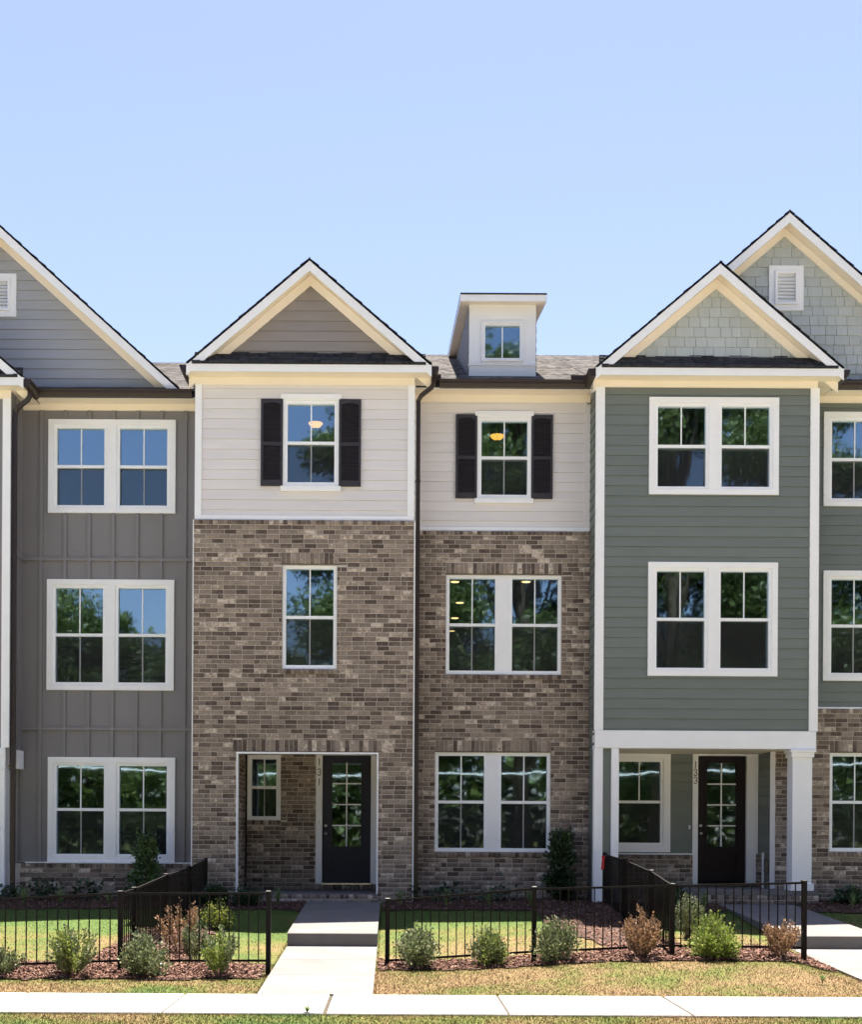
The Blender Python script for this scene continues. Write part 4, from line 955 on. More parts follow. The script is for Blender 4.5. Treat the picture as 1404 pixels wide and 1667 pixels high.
headers(h2, Front(YB - .1), xa[3] + .13, GR + .04, zpf - .165, zpf - .082, o=.02); wall(Front(YB - .1), xa[3] + .13, GR + .04, zpf - .6, zpf - .09, [], M['mortar'], h2, out=.008, th=.1, name='porch_step')
bricks(h2, Front(YB - .1), xa[3] + .13, GR + .04, zpf - .5, zpf - .165, [], o=.018)
wall(PB, xa[3], xa[3] + .13, zb3, zpf, [], M['white'], h2, out=-.02)
# recessed front right
ge2 = WZ(1380, 632, YM - .5); fz2 = WZ(1375, 657, YM); zb4 = WZ(1370, 1154, YM)
r3 = rect(1341, 672, 1548, 825, YM); r2 = rect(1340, 930, 1546, 1109, YM); r1 = rect(1349, 1226, 1540, 1387, YM)
wall(PM, GR - .1, XE, zb4, ge2 + .03, [shrink(r3), shrink(r2)], M['green'], h2)
boards(PM, GR + .0, XE, zb4 + .03, fz2, [shrink(r3, .02), shrink(r2, .02)], M['green'], h2, zoff=.1)
MB().prism(PM, [(GR - .05, zb4 - .002), (XE, zb4 - .002), (XE, zb4 + .028), (GR - .05, zb4 + .028)], -.02, .06).build('skirt_trim', M['white'], h2)
window(h2, r3, YM, 'cased', 2, low=True, pf=.055, mul=.17, pc=.10); window(h2, r2, YM, 'cased', 2, low=True, pf=.055, mul=.17, pc=.10)
xb = xs_ + .055
wall(PM, xb, XE, zb3 - .2, zb4 - .01, [r1], M['mortar'], h2, out=.082, th=.2)
sr = (r1[0], r1[1], r1[3] + .012, r1[3] + .212); sir = (r1[0], r1[1], r1[2] - .09, r1[2])
bricks(h2, PM, xb, XE, zb3 - .2, zb4 - .09, [r1, sr, sir]); headers(h2, PM, xb, XE, zb4 - .09, zb4 - .006, o=.10); headers(h2, PM, *sr); lintel(h2, sr, PM); headers(h2, PM, *sir, o=.11)
window(h2, r1, YM - .02, 'brick', 2, pf=.06, mul=.19)
eave(h2, GR, XE, ge2, 0, fz2, WX(1366, 626, 23.5), XE)
zr2 = WZ(900, 580, 30.4)
shell(h2, GL, XE, ge2 + .13, zr2, .6, [.35, zbeam[3] - .2, 6.75, ge2 - .02], bay=None)
for z in (zbeam[3] - .15, 6.75, ge2 - .02): MB().box(GL + .15, GR - .15, YB + .15, YM + .14, z, z + .25).build('floor_slab', M['inside'], h2)
gutter_y(h2, Yf + .03, YM - .42, tl2, -1, ztop2 - .015); gutter_y(h2, Yf + .03, YM - .42, tr2, 1, ztop2 - .015)
# big gable above
YG = YM - .35
bx = WX(1287, 343, YG); bz = WZ(1287, 343, YG); bsl = .87; bhalf = (bz - (ge2 + .13)) / bsl
vr = rect(1252, 434, 1308, 507, YM)
gable(h2, bx, bz, bsl, bhalf, YG, YM, 30.4, ge2 + .02, M['shake'], 'shake', frz=.14, holes=[shrink(vr, .02)], zoff=.05)
def vent(h, R, Y, label=None):
    X0, X1, Z0, Z1 = R; P = Front(Y); t = .105; s = MB()
    for (p, q, a, b) in ((X0, X1, Z1 - t, Z1), (X0, X1, Z0, Z0 + t), (X0, X0 + t, Z0 + t, Z1 - t), (X1 - t, X1, Z0 + t, Z1 - t)): s.prism(P, [(p, a), (q, a), (q, b), (p, b)], -.01, .05)
    t2 = .045
    a0, a1, b0, b1 = X0 + t, X1 - t, Z0 + t, Z1 - t
    for (p, q, a, b) in ((a0, a1, b1 - t2, b1), (a0, a1, b0, b0 + t2), (a0, a0 + t2, b0 + t2, b1 - t2), (a1 - t2, a1, b0 + t2, b1 - t2)): s.prism(P, [(p, a), (q, a), (q, b), (p, b)], -.01, .085)
    v = s.build('gable_vent', M['white'], h, label); n = 8; st = (b1 - b0 - 2 * t2) / n
    for i in range(n):
        z = b0 + t2 + st * i; MB().prism(P, [(a0 + t2, z + st * .22), (a1 - t2, z + st * .22), (a1 - t2, z + st * .95), (a0 + t2, z + st * .95)], 0, (lambda q, z=z: .072 - .05 * (q - z) / st)).build('louvre', M['white'], v)
vent(h2, vr, YM)

# ---- left house: grey board and batten ---------------------------------------------------------
AR = WX(16, 1040, YB); AL = AR - 3.95; XW = XL - .024; AE = XW - 7.2
h3 = thing('townhouse', ((AE + XW) / 2, YM, .6), 'grey board and batten townhouse with wide pale gable and brick base', 'house')
PMg = PM
ge3 = WZ(180, 645, YM - .5); fz3 = WZ(170, 669, YM); zbs = WZ(170, 1405, YM)
a3 = rect(79, 684, 286, 836, YM); a2 = rect(76.5, 944, 283.5, 1124, YM); a1 = rect(78, 1233, 285, 1405, YM); a1 = (a1[0], a1[1], zbs + .02, a1[3])
wall(PM, AR - .2, XW - .001, zbs, ge3 + .03, [shrink(a3), shrink(a2), shrink(a1)], M['grey'], h3)
hb = [WZ(170, 911, YM), WZ(170, 1186.5, YM)]
for z in hb: MB().prism(PM, [(AR + .0, z - .03), (XW - .002, z - .03), (XW - .002, z + .03), (AR + .0, z + .03)], -.002, .042).build('band_board', M['grey'], h3)
for px in (28, 66, 105, 144, 183, 222, 261, 300):
    x = WX(px + 1, 911, YM); zz = [(zbs + .03, fz3)]
    iv = [(z - .03, z + .03) for z in hb] + [(w[2], w[3]) for w in (a3, a2, a1) if w[0] - .04 < x < w[1] + .04]
    for p, q in subtract(zbs + .03, fz3, iv):
        if q - p > .05: MB().prism(PM, [(x - .03, p), (x + .03, p), (x + .03, q), (x - .03, q)], -.002, .038).build('batten', M['grey'], h3)
for w in (a3, a2, a1): window(h3, w, YM, 'cased', 2, low=True, pf=.055, mul=.17, pc=.10)
MB().prism(PM, [(AR + .1, zbs - .004), (XW - .002, zbs - .004), (XW - .002, zbs + .02), (AR + .1, zbs + .02)], -.02, .11).build('skirt_trim', M['white'], h3)
wall(PM, AR - .3, XW - .01, zb1 - .5, zbs - .012, [], M['mortar'], h3, out=.082, th=.2)
headers(h3, PM, AR + .02, XW - .01, zbs - .09, zbs - .006, o=.10); bricks(h3, PM, AR, XW - .01, zb1 - .3, zbs - .09, [])
eave(h3, AR, XW, ge3, 0, fz3, WX(52, 638, 23.5), WX(312, 638, 23.5))
ztop3 = WZ(10, 627, Yf); zt3 = WZ(10, 613, Yf); tr3 = WX(37.5, 615, Yf); tl3 = tr3 - (tipr - tipl); frz3 = WZ(10, 650, YB)
bw = [((AL + AR) / 2 - 1.14, (AL + AR) / 2 + 1.14, g[2] - .2, g[3] - .2) for g in (g3, g2)]
wall(PB, AL, AR, WZ(5, 1217, YB), ztop3, [shrink(w) for w in bw], M['grey'], h3)
for w in bw: window(h3, w, YB, 'cased', 2, low=True, pf=.055, mul=.17, pc=.10)
for i in range(1, 9):
    x = AL + .03 + i * .42; z0, z1 = WZ(5, 1217, YB), WZ(5, 650, YB)
    for p, q in subtract(z0, z1, [(w[2], w[3]) for w in bw if w[0] - .04 < x < w[1] + .04]): MB().prism(PB, [(x - .03, p), (x + .03, p), (x + .03, q), (x - .03, q)], -.002, .038).build('batten', M['grey'], h3)
MB().prism(PB, [(AR - .14, WZ(5, 1217, YB)), (AR, WZ(5, 1217, YB)), (AR, frz3), (AR - .14, frz3)], -.02, .044).build('corner_trim', M['white'], h3)
bay_top(h3, AL, AR, 0, zt3 + (apz - zt), zt3, ztop3, Yf, YB, frz3, tl3, tr3, zt3 + .27, M['taupe'], 'lap', zoff=.05)
P = Side(AR, 1); zbm = WZ(5, 1217, YB); zbm0 = WZ(5, 1254, YB)
wall(P, YB + .002, YM, zbm0 + .1, ztop3, [], M['grey'], h3, out=-.002)
for u in (YB + .2, YB + .48): MB().prism(P, [(u, zbm), (u + .06, zbm), (u + .06, ztop3), (u, ztop3)], -.004, .022).build('batten', M['grey'], h3)
for z in hb[:1]: MB().prism(P, [(YB + .26, z - .03), (YM - .02, z - .03), (YM - .02, z + .03), (YB + .26, z + .03)], -.004, .024).build('band_board', M['grey'], h3)
MB().bevbox(AL, WX(9, 1230, YB), YB - .055, YB + .2, zbm0, zbm - .003).build('porch_beam', M['white'], h3)
MB().box(AR - .03, AR + .055, YM - .36, YM - .08, WZ(25, 1252, YM - .2), WZ(25, 1222, YM - .2)).build('beam_return', M['white'], h3)
ca1 = WX(8, 1350, YB)
cA = MB().bevbox(ca1 - .30, ca1, YB - .05, YB + .25, .45, zbm0 - .001).build('porch_post', M['white'], h3)
MB().bevbox(ca1 - .33, ca1 + .03, YB - .08, YB + .28, .45, WZ(5, 1452, YB)).build('post_base', M['white'], cA)
downspout(h3, [(tr3 + .05, Yf + .25, ztop3 - .01), (tr3 + .05, Yf + .25, ztop3 - .10), (tr3 + .0, Yf + .27, ztop3 - .17), (AR + .12, YB + .0, ztop3 - .27), (AR + .055, YB + .06, ztop3 - .34), (AR + .05, YB + .06, ztop3 - .44), (AR + .05, YB + .06, 1.2), (AR + .05, YB + .06, .5)])
gutter_y(h3, Yf + .03, YM - .42, tr3, 1, ztop3 - .015)
shell(h3, AE, XW, ge3 + .13, WZ(280, 592, 30.4), .6, [.35, WZ(170, 1215, YM), WZ(170, 925, YM), ge3 - .02], bay=None)
for z in (zbm - .1, 6.6, ge3 - .02): MB().box(AL + .15, AR - .15, YB + .15, YM + .14, z, z + .25).build('floor_slab', M['inside'], h3)
ax3 = WX(-8, 360, YG); az3 = WZ(-8, 360, YG); sx, sz = WX(289, 630, YG), WZ(289, 630, YG); sl3 = (az3 - sz) / (sx - ax3)
va = rect(-29, 447, 27, 517, YM)
gable(h3, ax3, az3, sl3, sx - ax3, YG, YM, 30.4, ge3 + .02, M['ltgrey'], 'lap', frz=.14, holes=[shrink(va, .02)], zoff=.1)
vent(h3, va, YM)
# porch back wall of the left house, seen only from the side
wall(PP, AL, AR - .2, .4, zbm0 + .1, [], M['grey'], h3); MB().box(AR - .2, AR - .1, YM, YP, .4, zbm0 + .1).build('porch_wall', M['grey'], h3)
MB().box(AL, AR, YB + .1, YP, zbm0 + .11, zbm0 + .14).build('porch_ceiling', M['soffit'], h3)
MB().box(AL, AR, YB - .1, YP, .4, zfl - .05).build('porch_floor', M['walk'], h3)
for h in (h1, h2, h3): emit_bricks(h)

# ---- lamps inside ------------------------------------------------------------------------------
def bowl_lamp(px, py, Y, label):
    x, z = WX(px, py, Y), WZ(px, py, Y); t = thing('ceiling_lamp', (x, Y, z), label, 'ceiling lamp')
    MB().lathe([(.015, z - .075), (.05, z - .07), (.10, z - .045), (.135, z), (.14, z + .015)], x, Y, 20).build('lamp_bowl', M['lamp'], t, smooth=True)
    MB().lathe([(.145, z + .012), (.15, z + .03), (.12, z + .04)], x, Y, 20).build('lamp_rim', M['bronze'], t, smooth=True)
    MB().lathe([(.02, z - .10), (.022, z - .08), (.012, z - .072)], x, Y, 10).lathe([(.012, z + .04), (.012, z + .5)], x, Y, 8).build('lamp_stem', M['bronze'], t)
bowl_lamp(514, 690, 25.2, 'lit amber bowl lamp in the upper window of the brick bay'); bowl_lamp(810, 710, 25.6, 'lit amber bowl lamp in the upper window under the dormer')
for px, py, lab in ((741, 947, 'lit round downlight at the top left of the middle floor double window'), (749, 981, 'second lit downlight from the top in the middle floor window'),
                    (741, 1006, 'third lit downlight from the top in the middle floor window'), (735, 1027, 'lowest and smallest lit downlight in the middle floor window'), (857, 947, 'lit downlight alone in the right half of the middle floor window')):
    Y = (cz2 - EZ) / ((EZ - WZ(px, py, 1)) * -1)
    x = WX(px, py, Y); d = MB().lathe([(.075, cz2 - .012), (.085, cz2 - .006), (.09, cz2 - .002)], x, Y, 18).build('downlight', M['down'], smooth=False); tag(d, lab, 'downlight', 'downlights in the middle floor ceiling')

# ================================================================== FENCES
pick_me = {}
def boxmesh(nm, m):
    if nm not in pick_me:
        me = bpy.data.meshes.new(nm); b = MB().box(-.5, .5, -.5, .5, -.5, .5); me.from_pydata(b.v, [], b.f); me.materials.append(m); me.update(); pick_me[nm] = me
    return pick_me[nm]
def fence(label, posts, sp, group=None, skip_first=False, h_rail=.86, ribbon=False):
    """posts: list of (X, Y, ztop, zbase)"""
    t = thing('fence', (posts[0][0], posts[0][1], posts[0][3]), label, 'fence', group)
    for i, (X, Y, zt, zb) in enumerate(posts):
        if i == 0 and skip_first: continue
        p = MB().box(X - .03, X + .03, Y - .03, Y + .03, zb - .15, zt - .02).build('post', M['fence'], t)
        MB().add([(X + a * w, Y + b * w, z) for z, w in ((zt - .02, .036), (zt - .006, .036), (zt + .004, .02)) for a, b in ((-1, -1), (1, -1), (1, 1), (-1, 1))],
                 [(0, 1, 5, 4), (1, 2, 6, 5), (2, 3, 7, 6), (3, 0, 4, 7), (4, 5, 9, 8), (5, 6, 10, 9), (6, 7, 11, 10), (7, 4, 8, 11), (8, 9, 10, 11), (3, 2, 1, 0)]).build('post_cap', M['fence'], p)
    for (x0, y0, t0, b0), (x1, y1, t1, b1) in zip(posts, posts[1:]):
        A, B = Vector((x0, y0, 0)), Vector((x1, y1, 0)); d = (B - A); L = d.length; d.normalize(); n = Vector((-d.y, d.x, 0)); ang = math.atan2(d.y, d.x)
        tr0, tr1 = t0 - .035, t1 - .035; br0, br1 = b0 + .085, b1 + .085
        for (z0, z1) in ((tr0, tr1), (br0, br1)):
            vs = []
            for P, z in ((A + d * .03, z0), (B - d * .03, z1)):
                for a, b in ((-1, -1), (1, -1), (1, 1), (-1, 1)): vs.append(tuple(P + n * .014 * a + Vector((0, 0, z + .014 * b))))
            MB().add(vs, [(3, 2, 1, 0), (4, 5, 6, 7), (0, 1, 5, 4), (1, 2, 6, 5), (2, 3, 7, 6), (3, 0, 4, 7)]).build('rail', M['fence'], t)
        k = max(2, round(L / sp))
        for i in range(1, k):
            f = i / k; P = A + d * L * f; za = tr0 + (tr1 - tr0) * f - .0; zb = br0 + (br1 - br0) * f - .03
            link('picket', boxmesh('picket', M['fence']), (P.x, P.y, (za + zb) / 2), t, scale=(.014, .014, za - zb), rot=(0, 0, ang))
    return t
YL, YQ = 16.35, 17.2
def pp(px, top, base, Y): return (WX(px, (top + base) / 2, Y), Y, WZ(px, top, Y), WZ(px, base, Y))
cornL = pp(196, 1450, 1575, YL); 
fence('dark metal fence in front of the grey house, left of the corner post', [pp(-60, 1462, 1584, YL), cornL], .130, 'low dark metal garden fences')
fence('dark metal fence between the left corner post and the brick house walk', [cornL, pp(437, 1450, 1575, YL)], .121, 'low dark metal garden fences', skip_first=True)
xl = cornL[0]
def sidepost(Y, top, X): return (X, Y, WZ(640 + X * F / Y, top, Y), ground(X, Y) + .02)
fence('dark metal side fence running back to the left corner of the brick bay', [cornL, sidepost(17.1, 1444, xl + .02), sidepost(19.4, 1422, xl + .04), sidepost(21.4, 1410, xl + .07), sidepost(23.05, 1397, xl + .10)], .105, 'low dark metal garden fences', skip_first=True)
c0, c1, c2, c3 = pp(631, 1462, 1574, YQ), pp(870, 1443, 1560, YQ), pp(1095, 1438, 1550, YQ), pp(1310, 1433, 1553, YQ)
fence('dark metal fence rising rightwards from the brick house walk to its corner post', [c0, c1, c2], .1155, 'low dark metal garden fences')
fence('short dark metal fence left of the green house walk', [c2, c3], .113, 'low dark metal garden fences', skip_first=True)
xr = c2[0]
sf = [c2, sidepost(18.7, 1416, xr + .02), sidepost(20.9, 1398, xr + .03), sidepost(22.95, 1388, xr + .04)]
fence('dark metal side fence running back to the green house, red ribbon on its last post', sf, .105, 'low dark metal garden fences', skip_first=True)
X, Y, zt_, zb_ = sf[-1]
rb_ = MB().box(X - .045, X + .045, Y - .045, Y + .045, zt_ - .10, zt_ - .05).add([(X - .05, Y - .05, zt_ - .05), (X - .01, Y - .052, zt_ - .06), (X - .02, Y - .06, zt_ - .28), (X - .075, Y - .055, zt_ - .30), (X - .05, Y - .056, zt_ - .05), (X - .01, Y - .058, zt_ - .06), (X - .02, Y - .066, zt_ - .28), (X - .075, Y - .061, zt_ - .30)],
      [(0, 1, 2, 3), (7, 6, 5, 4), (0, 4, 5, 1), (1, 5, 6, 2), (2, 6, 7, 3), (3, 7, 4, 0)]).build('ribbon', M['ribbon']); tag(rb_, 'red ribbon tied round the last post of the right side fence', 'ribbon')

# ================================================================== PLANTS
def leafcloud(P, size, up=.0, asp=.5, spread=1.0, D=None):
    k = len(P); n = rng.normal(size=(k, 3)); n[:, 2] += up; n /= np.linalg.norm(n, axis=1)[:, None]
    a = np.cross(n, rng.normal(size=(k, 3))); a /= np.linalg.norm(a, axis=1)[:, None]; 
    if D is not None:
        a = D + .55 * a; a /= np.linalg.norm(a, axis=1)[:, None]
        b0 = np.cross(a, n); b0 /= np.linalg.norm(b0, axis=1)[:, None] + 1e-9; n = np.cross(b0, a)
    b = np.cross(n, a); s = size * rng.uniform(.6, 1.25, k)
    a = a * s[:, None]; b = b * (s * asp)[:, None]
    return np.stack([P - a * .1, P + a * .5 + b + n * s[:, None] * .12, P + a * 1.1, P + a * .5 - b + n * s[:, None] * .12], 1).reshape(-1, 3)
def shrub(name, px, base_y, Y, w, hgt, mat, label, cat='shrub', n=2400, size=.03, group=None, stems=26, seed=1, lean=0, shape='vase', ends=None, mat2=None, X=None):
    r = np.random.default_rng(seed); random.seed(seed)
    x = WX(px, base_y, Y) if X is None else X; z0 = ground(x, Y) + .015
    t = thing(name, (x, Y, z0), label, cat, group)
    st = MB(); tips = []
    for i in range(stems):
        a = r.uniform(0, 2 * math.pi); rr = math.sqrt(r.uniform(0, 1)); 
        if shape == 'vase': ht = hgt * (1 - .38 * rr * rr) * r.uniform(.72, 1.12); R = w / 2 * rr
        elif shape == 'cone': ht = hgt * r.uniform(.15, 1.0); R = w / 2 * (1 - ht / hgt * .82) * r.uniform(.6, 1.1)
        elif shape == 'column': ht = hgt * r.uniform(.1, 1.0); R = w / 2 * r.uniform(.5, 1.1) * (1 - .55 * (ht / hgt) ** 2)
        else: ht = hgt * math.sqrt(max(.05, 1 - rr * rr)) * r.uniform(.8, 1.08); R = w / 2 * rr
        e = np.array([x + R * math.cos(a) + lean * ht, Y + R * math.sin(a), z0 + ht])
        b = np.array([x + .03 * math.cos(a), Y + .03 * math.sin(a), z0 - .02 + (ht * .6 if shape in ('cone', 'column') else 0)])
        if shape in ('cone', 'column'): b = np.array([x, Y, z0 + ht * .75])
        m_ = (b + e) / 2 + np.array([math.cos(a), math.sin(a), 0]) * R * .12
        pts = [b, m_, e]; st.tube(pts, .005, 4, .0018); tips.append((b, m_, e))
    if shape in ('cone', 'column'): st.tube([(x, Y, z0 - .02), (x, Y, z0 + hgt * .95)], .014, 5, .004)
    st.build('stems', M['stem'], t)
    f = r.uniform(0, 1, n) ** .62; idx = r.integers(0, len(tips), n)
    B = np.array([q[0] for q in tips])[idx]; Mi = np.array([q[1] for q in tips])[idx]; E = np.array([q[2] for q in tips])[idx]; f = f[:, None]
    P = B * (1 - f) ** 2 + 2 * Mi * f * (1 - f) + E * f * f
    lo = .22 if shape not in ('cone', 'column') else .0
    keep = f[:, 0] > lo; P = P[keep]; E = E[keep]; B = B[keep]; idx = idx[keep]
    D = (E - B); D /= np.linalg.norm(D, axis=1)[:, None] + 1e-9
    jit = .035 if w > .45 else .025
    P = P + r.normal(0, jit * (.6 if shape == 'vase' else 1.2), P.shape); P[:, 2] = np.maximum(P[:, 2], z0 + .02)
    if mat2 is not None:
        sel = (idx % 3) == 0
        V2 = leafcloud(P[sel], size, .4, .42, D=D[sel]); npmesh('new_growth', V2, np.arange(len(V2)).reshape(-1, 4), mat2, t, org=(x, Y, z0), kind='stuff'); P = P[~sel]; D = D[~sel]
    V = leafcloud(P, size, .4, .42, D=D); npmesh('foliage', V, np.arange(len(V)).reshape(-1, 4), mat, t, org=(x, Y, z0))
    return t
G1 = 'young shrubs planted along the front fence'
sh = [(4, 1560, 15.98, .50, .36, 'holly', 'green holly cut by the left edge of the picture', 1500, .0),
      (117, 1584, 16.02, .68, .60, 'holly', 'wide open-branched holly left of the corner fence post', 2300, 0),
      (236, 1583, 16.02, .56, .54, 'holly', 'rounded dense holly just right of the corner fence post', 2800, 0),
      (357, 1578, 16.05, .50, .62, 'holly', 'tall sparse holly with upright shoots left of the brick house walk', 1900, 0),
      (679, 1571, 16.98, .58, .58, 'holly', 'rounded holly beside the first fence post right of the walk', 2700, 0),
      (795, 1569, 16.98, .46, .52, 'holly', 'small compact holly centred before the rising fence', 2300, 0),
      (907, 1562, 16.98, .60, .60, 'holly', 'pale tipped holly just right of the second fence post', 2700, 0),
      (1044, 1562, 16.98, .48, .62, 'rust', 'dried brown shrub left of the right corner fence post', 2300, 0),
      (1163, 1561, 16.98, .58, .56, 'holly2', 'bright yellow green shrub right of the right corner fence post', 3200, 0),
      (1270, 1557, 16.98, .46, .56, 'rust', 'sparse dried brown shrub next to the last front fence post', 1500, 0)]
for i, (px, by, Y, w, hh, m, lab, n, ln) in enumerate(sh):
    shrub('holly_shrub' if m != 'rust' else 'dried_shrub', px, by, Y, w * 1.04, hh * .92, M[m], lab, n=int(n * 1.4), group=G1, seed=20 + i, size=.031, stems=44 if n > 2200 else 24, mat2=M['holly2'] if m == 'holly' and i % 2 else None, shape='dome' if i in (2, 4, 5, 6, 8) else 'vase')
shrub('dried_shrub', 293, 1545, 17.9, .62, .68, M['rust'], 'reddish brown shrub behind the left front fence beside the side fence', n=2200, size=.03, seed=51)
shrub('holly_shrub', 316, 1555, 17.15, .42, .50, M['holly'], 'grey green shrub right behind the left front fence', n=1500, size=.028, seed=52)
shrub('dwarf_shrub', 352, 1510, 20.2, .60, .42, M['yellowleaf'], 'yellow green shrub on the lawn side behind the left front fence', n=1500, size=.03, seed=53, shape='dome')
shrub('holly_shrub', 1118, 1520, 19.2, .52, .62, M['holly'], 'pale green shrub between side fence and green house walk', n=2400, size=.028, seed=54)
shrub('holly_shrub', 1150, 1530, 18.2, .42, .46, M['holly2'], 'light green shrub in the corner behind the right front fence', n=1600, size=.026, seed=55)
shrub('upright_evergreen', 914, 1455, 23.55, .58, 1.20, M['darkleaf'], 'tall dark evergreen against the brick right of the ground floor window', n=5200, size=.055, seed=60, shape='column', stems=70)
shrub('conical_evergreen', 237, 1450, 23.3, .92, 1.12, M['midleaf'], 'loose conical evergreen before the brick base of the grey house', n=3400, size=.055, seed=61, shape='cone', stems=60)
shrub('low_evergreen', 405, 1480, 22.55, .55, .30, M['darkleaf'], 'low dark evergreen left of the brick house step', n=2200, size=.03, seed=62, shape='dome')
shrub('low_evergreen', 350, 1480, 22.6, .62, .36, M['darkleaf'], 'dark evergreen at the foot of the left brick corner', n=2200, size=.035, seed=63, shape='dome')
shrub('low_evergreen', 1092, 1460, 22.7, .50, .42, M['darkleaf'], 'dark evergreen below the porch window of the green house', n=2400, size=.035, seed=64, shape='dome')
shrub('low_evergreen', 1100, 1470, 21.8, .50, .34, M['darkleaf'], 'dark spreading evergreen behind the right side fence', n=1800, size=.035, seed=66, shape='dome')
shrub('low_evergreen', 1383, 1462, 23.3, .50, .26, M['darkleaf'], 'low dark evergreen below the right edge brick window', n=1500, size=.035, seed=65, shape='dome')
def broadleaf(px, by, Y, w, hh, n, label, seed):
    r = random.Random(seed); x = WX(px, by, Y); z0 = ground(x, Y) + .02; t = thing('gardenia_plant', (x, Y, z0), label, 'plant', 'broad leaved plants in the house beds')
    P = np.array([(x + r.gauss(0, w / 3.4), Y + r.gauss(0, w / 4), z0 + abs(r.gauss(hh * .45, hh * .28))) for _ in range(n)])
    V = leafcloud(P, .085, .8, .38); npmesh('foliage', V, np.arange(len(V)).reshape(-1, 4), M['darkleaf'], t, org=(x, Y, z0))
    s = MB()
    for i in range(8): s.tube([(x, Y, z0 - .02), (x + r.gauss(0, w / 4), Y + r.gauss(0, w / 5), z0 + hh * .6)], .005, 4, .002)
    s.build('stems', M['stem'], t)
for i, (px, by, w, hh, lab) in enumerate(((8, 1485, .5, .3, 'dark plant at the left edge of the grey house bed'), (72, 1484, .55, .32, 'dark plant between the two leftmost grass clumps'), (142, 1484, .6, .36, 'dark plant between the second and third grass clump'),
        (663, 1462, .5, .3, 'dark plant at the foot of the downspout by the brick bay'), (722, 1470, .5, .34, 'dark plant below the left end of the ground floor brick window'), (806, 1470, .55, .30, 'dark plant below the middle of the ground floor brick window'), (1372, 1466, .4, .28, 'dark plant behind the rightmost grass clump'))):
    broadleaf(px, by, 23.15 if px < 640 or px > 1300 else 23.3, w, hh, 110, lab, 100 + i)
def clump(px, by, Y, w, hh, label, seed, group='grassy clumps in the house beds'):
    r = random.Random(seed); x = WX(px, by, Y); z0 = ground(x, Y) + .015; V, Q = [], []
    for i in range(64):
        a = r.uniform(0, 2 * math.pi); L = hh * r.uniform(.7, 1.15); lean = r.uniform(.15, 1.0) * w / 2; bw = .006
        for j in range(4):
            f = j / 3; d = lean * f ** 1.6; zz = L * (f - .28 * f ** 3 * (lean / (w / 2))); ww = bw * (1 - f * .85)
            cx_, cy_ = x + math.cos(a) * d, Y + math.sin(a) * d
            V += [(cx_ - math.sin(a) * ww, cy_ + math.cos(a) * ww, z0 + zz), (cx_ + math.sin(a) * ww, cy_ - math.cos(a) * ww, z0 + zz)]
        k = len(V) - 8
        for j in range(3): Q.append((k + 2 * j, k + 2 * j + 1, k + 2 * j + 3, k + 2 * j + 2))
    o = npmesh('lily_turf', V, Q, M['lily'], org=(x, Y, z0)); tag(o, label, 'plant', group)
for i, (px, by, Y, w, hh, lab) in enumerate(((38, 1492, 22.5, .42, .34, 'leftmost pale grass clump behind the front fence'), (98, 1492, 22.5, .38, .32, 'second pale grass clump from the left, below the left window pane'), (178, 1492, 22.5, .42, .28, 'third pale grass clump from the left, beside the corner post'),
        (452, 1476, 22.55, .34, .34, 'grass clump just left of the brick house walk'), (651, 1476, 22.6, .34, .32, 'grass clump right of the brick house walk'), (727, 1480, 22.5, .32, .34, 'grass clump below the left pane of the brick window'),
        (864, 1477, 22.5, .34, .34, 'grass clump behind the second post of the rising fence'), (796, 1476, 22.6, .30, .30, 'small grass clump below the middle of the brick window'), (1148, 1470, 22.5, .42, .34, 'grass clump left of the green house walk'), (1389, 1477, 22.6, .36, .30, 'rightmost grass clump by the right edge'))):
    clump(px, by, Y, w, hh, lab, 300 + i)
clump(500, 1655, 13.2, .16, .09, 'small dry weed at the pavement edge', 330, None); clump(1340, 1580, 15.6, .14, .12, 'thin weed beside the green house walk', 331, None)

# ================================================================== ACROSS THE STREET (mirrored in the windows)
def tree(X, Y, H, R, label, seed, n=12000, low=.15, leaf=.17, name='oak_tree'):
    r = np.random.default_rng(seed); z0 = ground(X, Y); t = thing(name, (X, Y, z0), label, 'tree', 'trees across the street')
    tr = MB(); tr.tube([(X, Y, z0 - .2), (X + .1, Y, z0 + H * .3), (X - .1, Y + .1, z0 + H * .6), (X, Y, z0 + H * .9)], H * .02, 8, H * .004)
    blobs = []
    for i in range(34):
        a = r.uniform(0, 2 * math.pi); f = r.uniform(low, .95); rr = R * math.sqrt(max(.05, 1 - ((f - .5) / .55) ** 2)) * r.uniform(.2, .85)
        c = np.array([X + rr * math.cos(a), Y + rr * math.sin(a), z0 + H * f]); s = R * r.uniform(.30, .50) * (1.15 - .5 * f); blobs.append((c, s))
        tr.tube([(X, Y, z0 + H * f * .6), tuple((np.array([X, Y, z0 + H * f * .75]) + c) / 2), tuple(c)], H * .006, 5, .02)
    tr.build('trunk', M['bark'], t)
    P = []
    for c, s in blobs:
        k = int(n * 2.4) // len(blobs); d = r.normal(size=(k, 3)); d /= np.linalg.norm(d, axis=1)[:, None]; q = r.uniform(.35, 1.05, k)[:, None] * s; P.append(c + d * q * np.array([1, 1, .75]) + r.normal(0, .1, (k, 3)))
    P = np.concatenate(P); V = leafcloud(P, leaf, .2, .5); npmesh('crown', V, np.arange(len(V)).reshape(-1, 4), M['treeleaf'], t, org=(X, Y, z0))
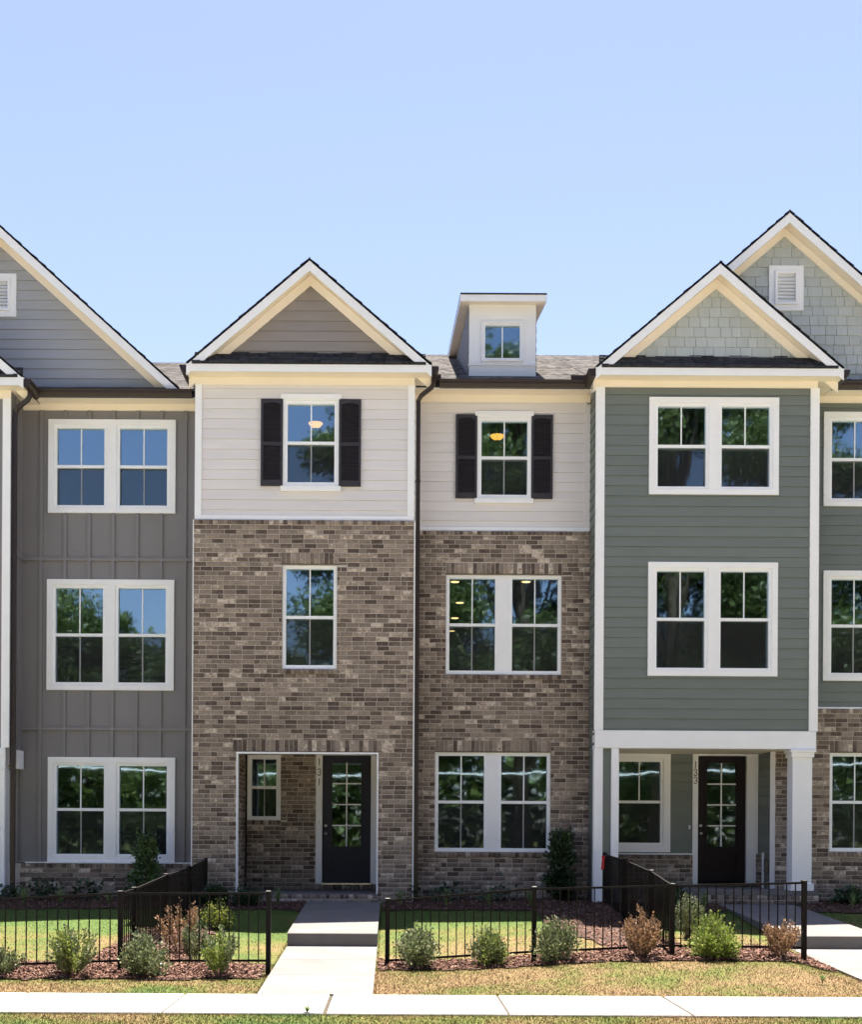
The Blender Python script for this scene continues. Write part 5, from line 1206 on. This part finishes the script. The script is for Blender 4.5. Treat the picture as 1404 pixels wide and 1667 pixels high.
k_ = 59.2 / F     # mirrored distance of a tree standing at Y = -12
def mx(px, Yt): return (px - CX) * (47.2 - Yt) / F
tree(mx(-10, -12), -12, 15.0, 5.2, 'leafy oak across the street, mirrored in the left house middle window', 1, 14000, leaf=.17)
tree(mx(165, -14), -14, 12.6, 3.2, 'slender leafy tree across the street, mirrored near the left house', 2, 9000)
tree(mx(655, -12), -12, 24.0, 5.2, 'tall leafy oak across the street, opposite the brick house', 3, 26000, leaf=.17)
tree(mx(850, -14), -14, 27.4, 6.2, 'tallest leafy oak across the street, opposite the dormer', 4, 30000, leaf=.17)
tree(mx(1090, -12), -12, 26.0, 6.6, 'broad leafy oak across the street, opposite the green bay', 5, 34000, leaf=.17)
tree(mx(1260, -16), -16, 25.5, 5.6, 'leafy oak across the street, right of the broad one', 6, 24000, leaf=.17)
tree(mx(1450, -12), -12, 18.5, 5.0, 'rightmost leafy oak across the street', 7, 14000, leaf=.17)
tree(mx(400, -20), -20, 15.5, 5.0, 'leafy tree set back across the street, left of the tall oaks', 8, 14000, leaf=.17)
def treeline():
    k = 130000; X = rng.uniform(-60, 70, k); Hh = 10.5 + 1.6 * np.sin(X * .31) + 1.2 * np.sin(X * .77 + 1) + rng.normal(0, .7, k)
    P = np.stack([X, -27 + rng.normal(0, 1.4, k), np.maximum(.1, rng.uniform(0, 1, k) ** .85 * Hh)], 1)
    V = leafcloud(P, .36, .2, .5); o = npmesh('woodland', V, np.arange(len(V)).reshape(-1, 4), M['treeleaf'], kind='stuff')
treeline()
# overhead cable with its two poles, out of the frame but seen in the ground floor panes
cab = thing('power_line', (0, -6, 0), 'pale overhead cable sagging between two wooden poles across the street', 'cable')
def sag(x, z): return z - .9 * (1 - ((x + 1) / 26.0) ** 2)
MB().tube([(x, -6, sag(x, 5.2)) for x in np.linspace(-27, 25, 40)], .03, 6).build('cable', M['vinyl'], cab)
for x in (-27, 25): MB().tube([(x, -6, -.2), (x, -6, 9)], .15, 10, .11).build('pole', M['bark'], cab)
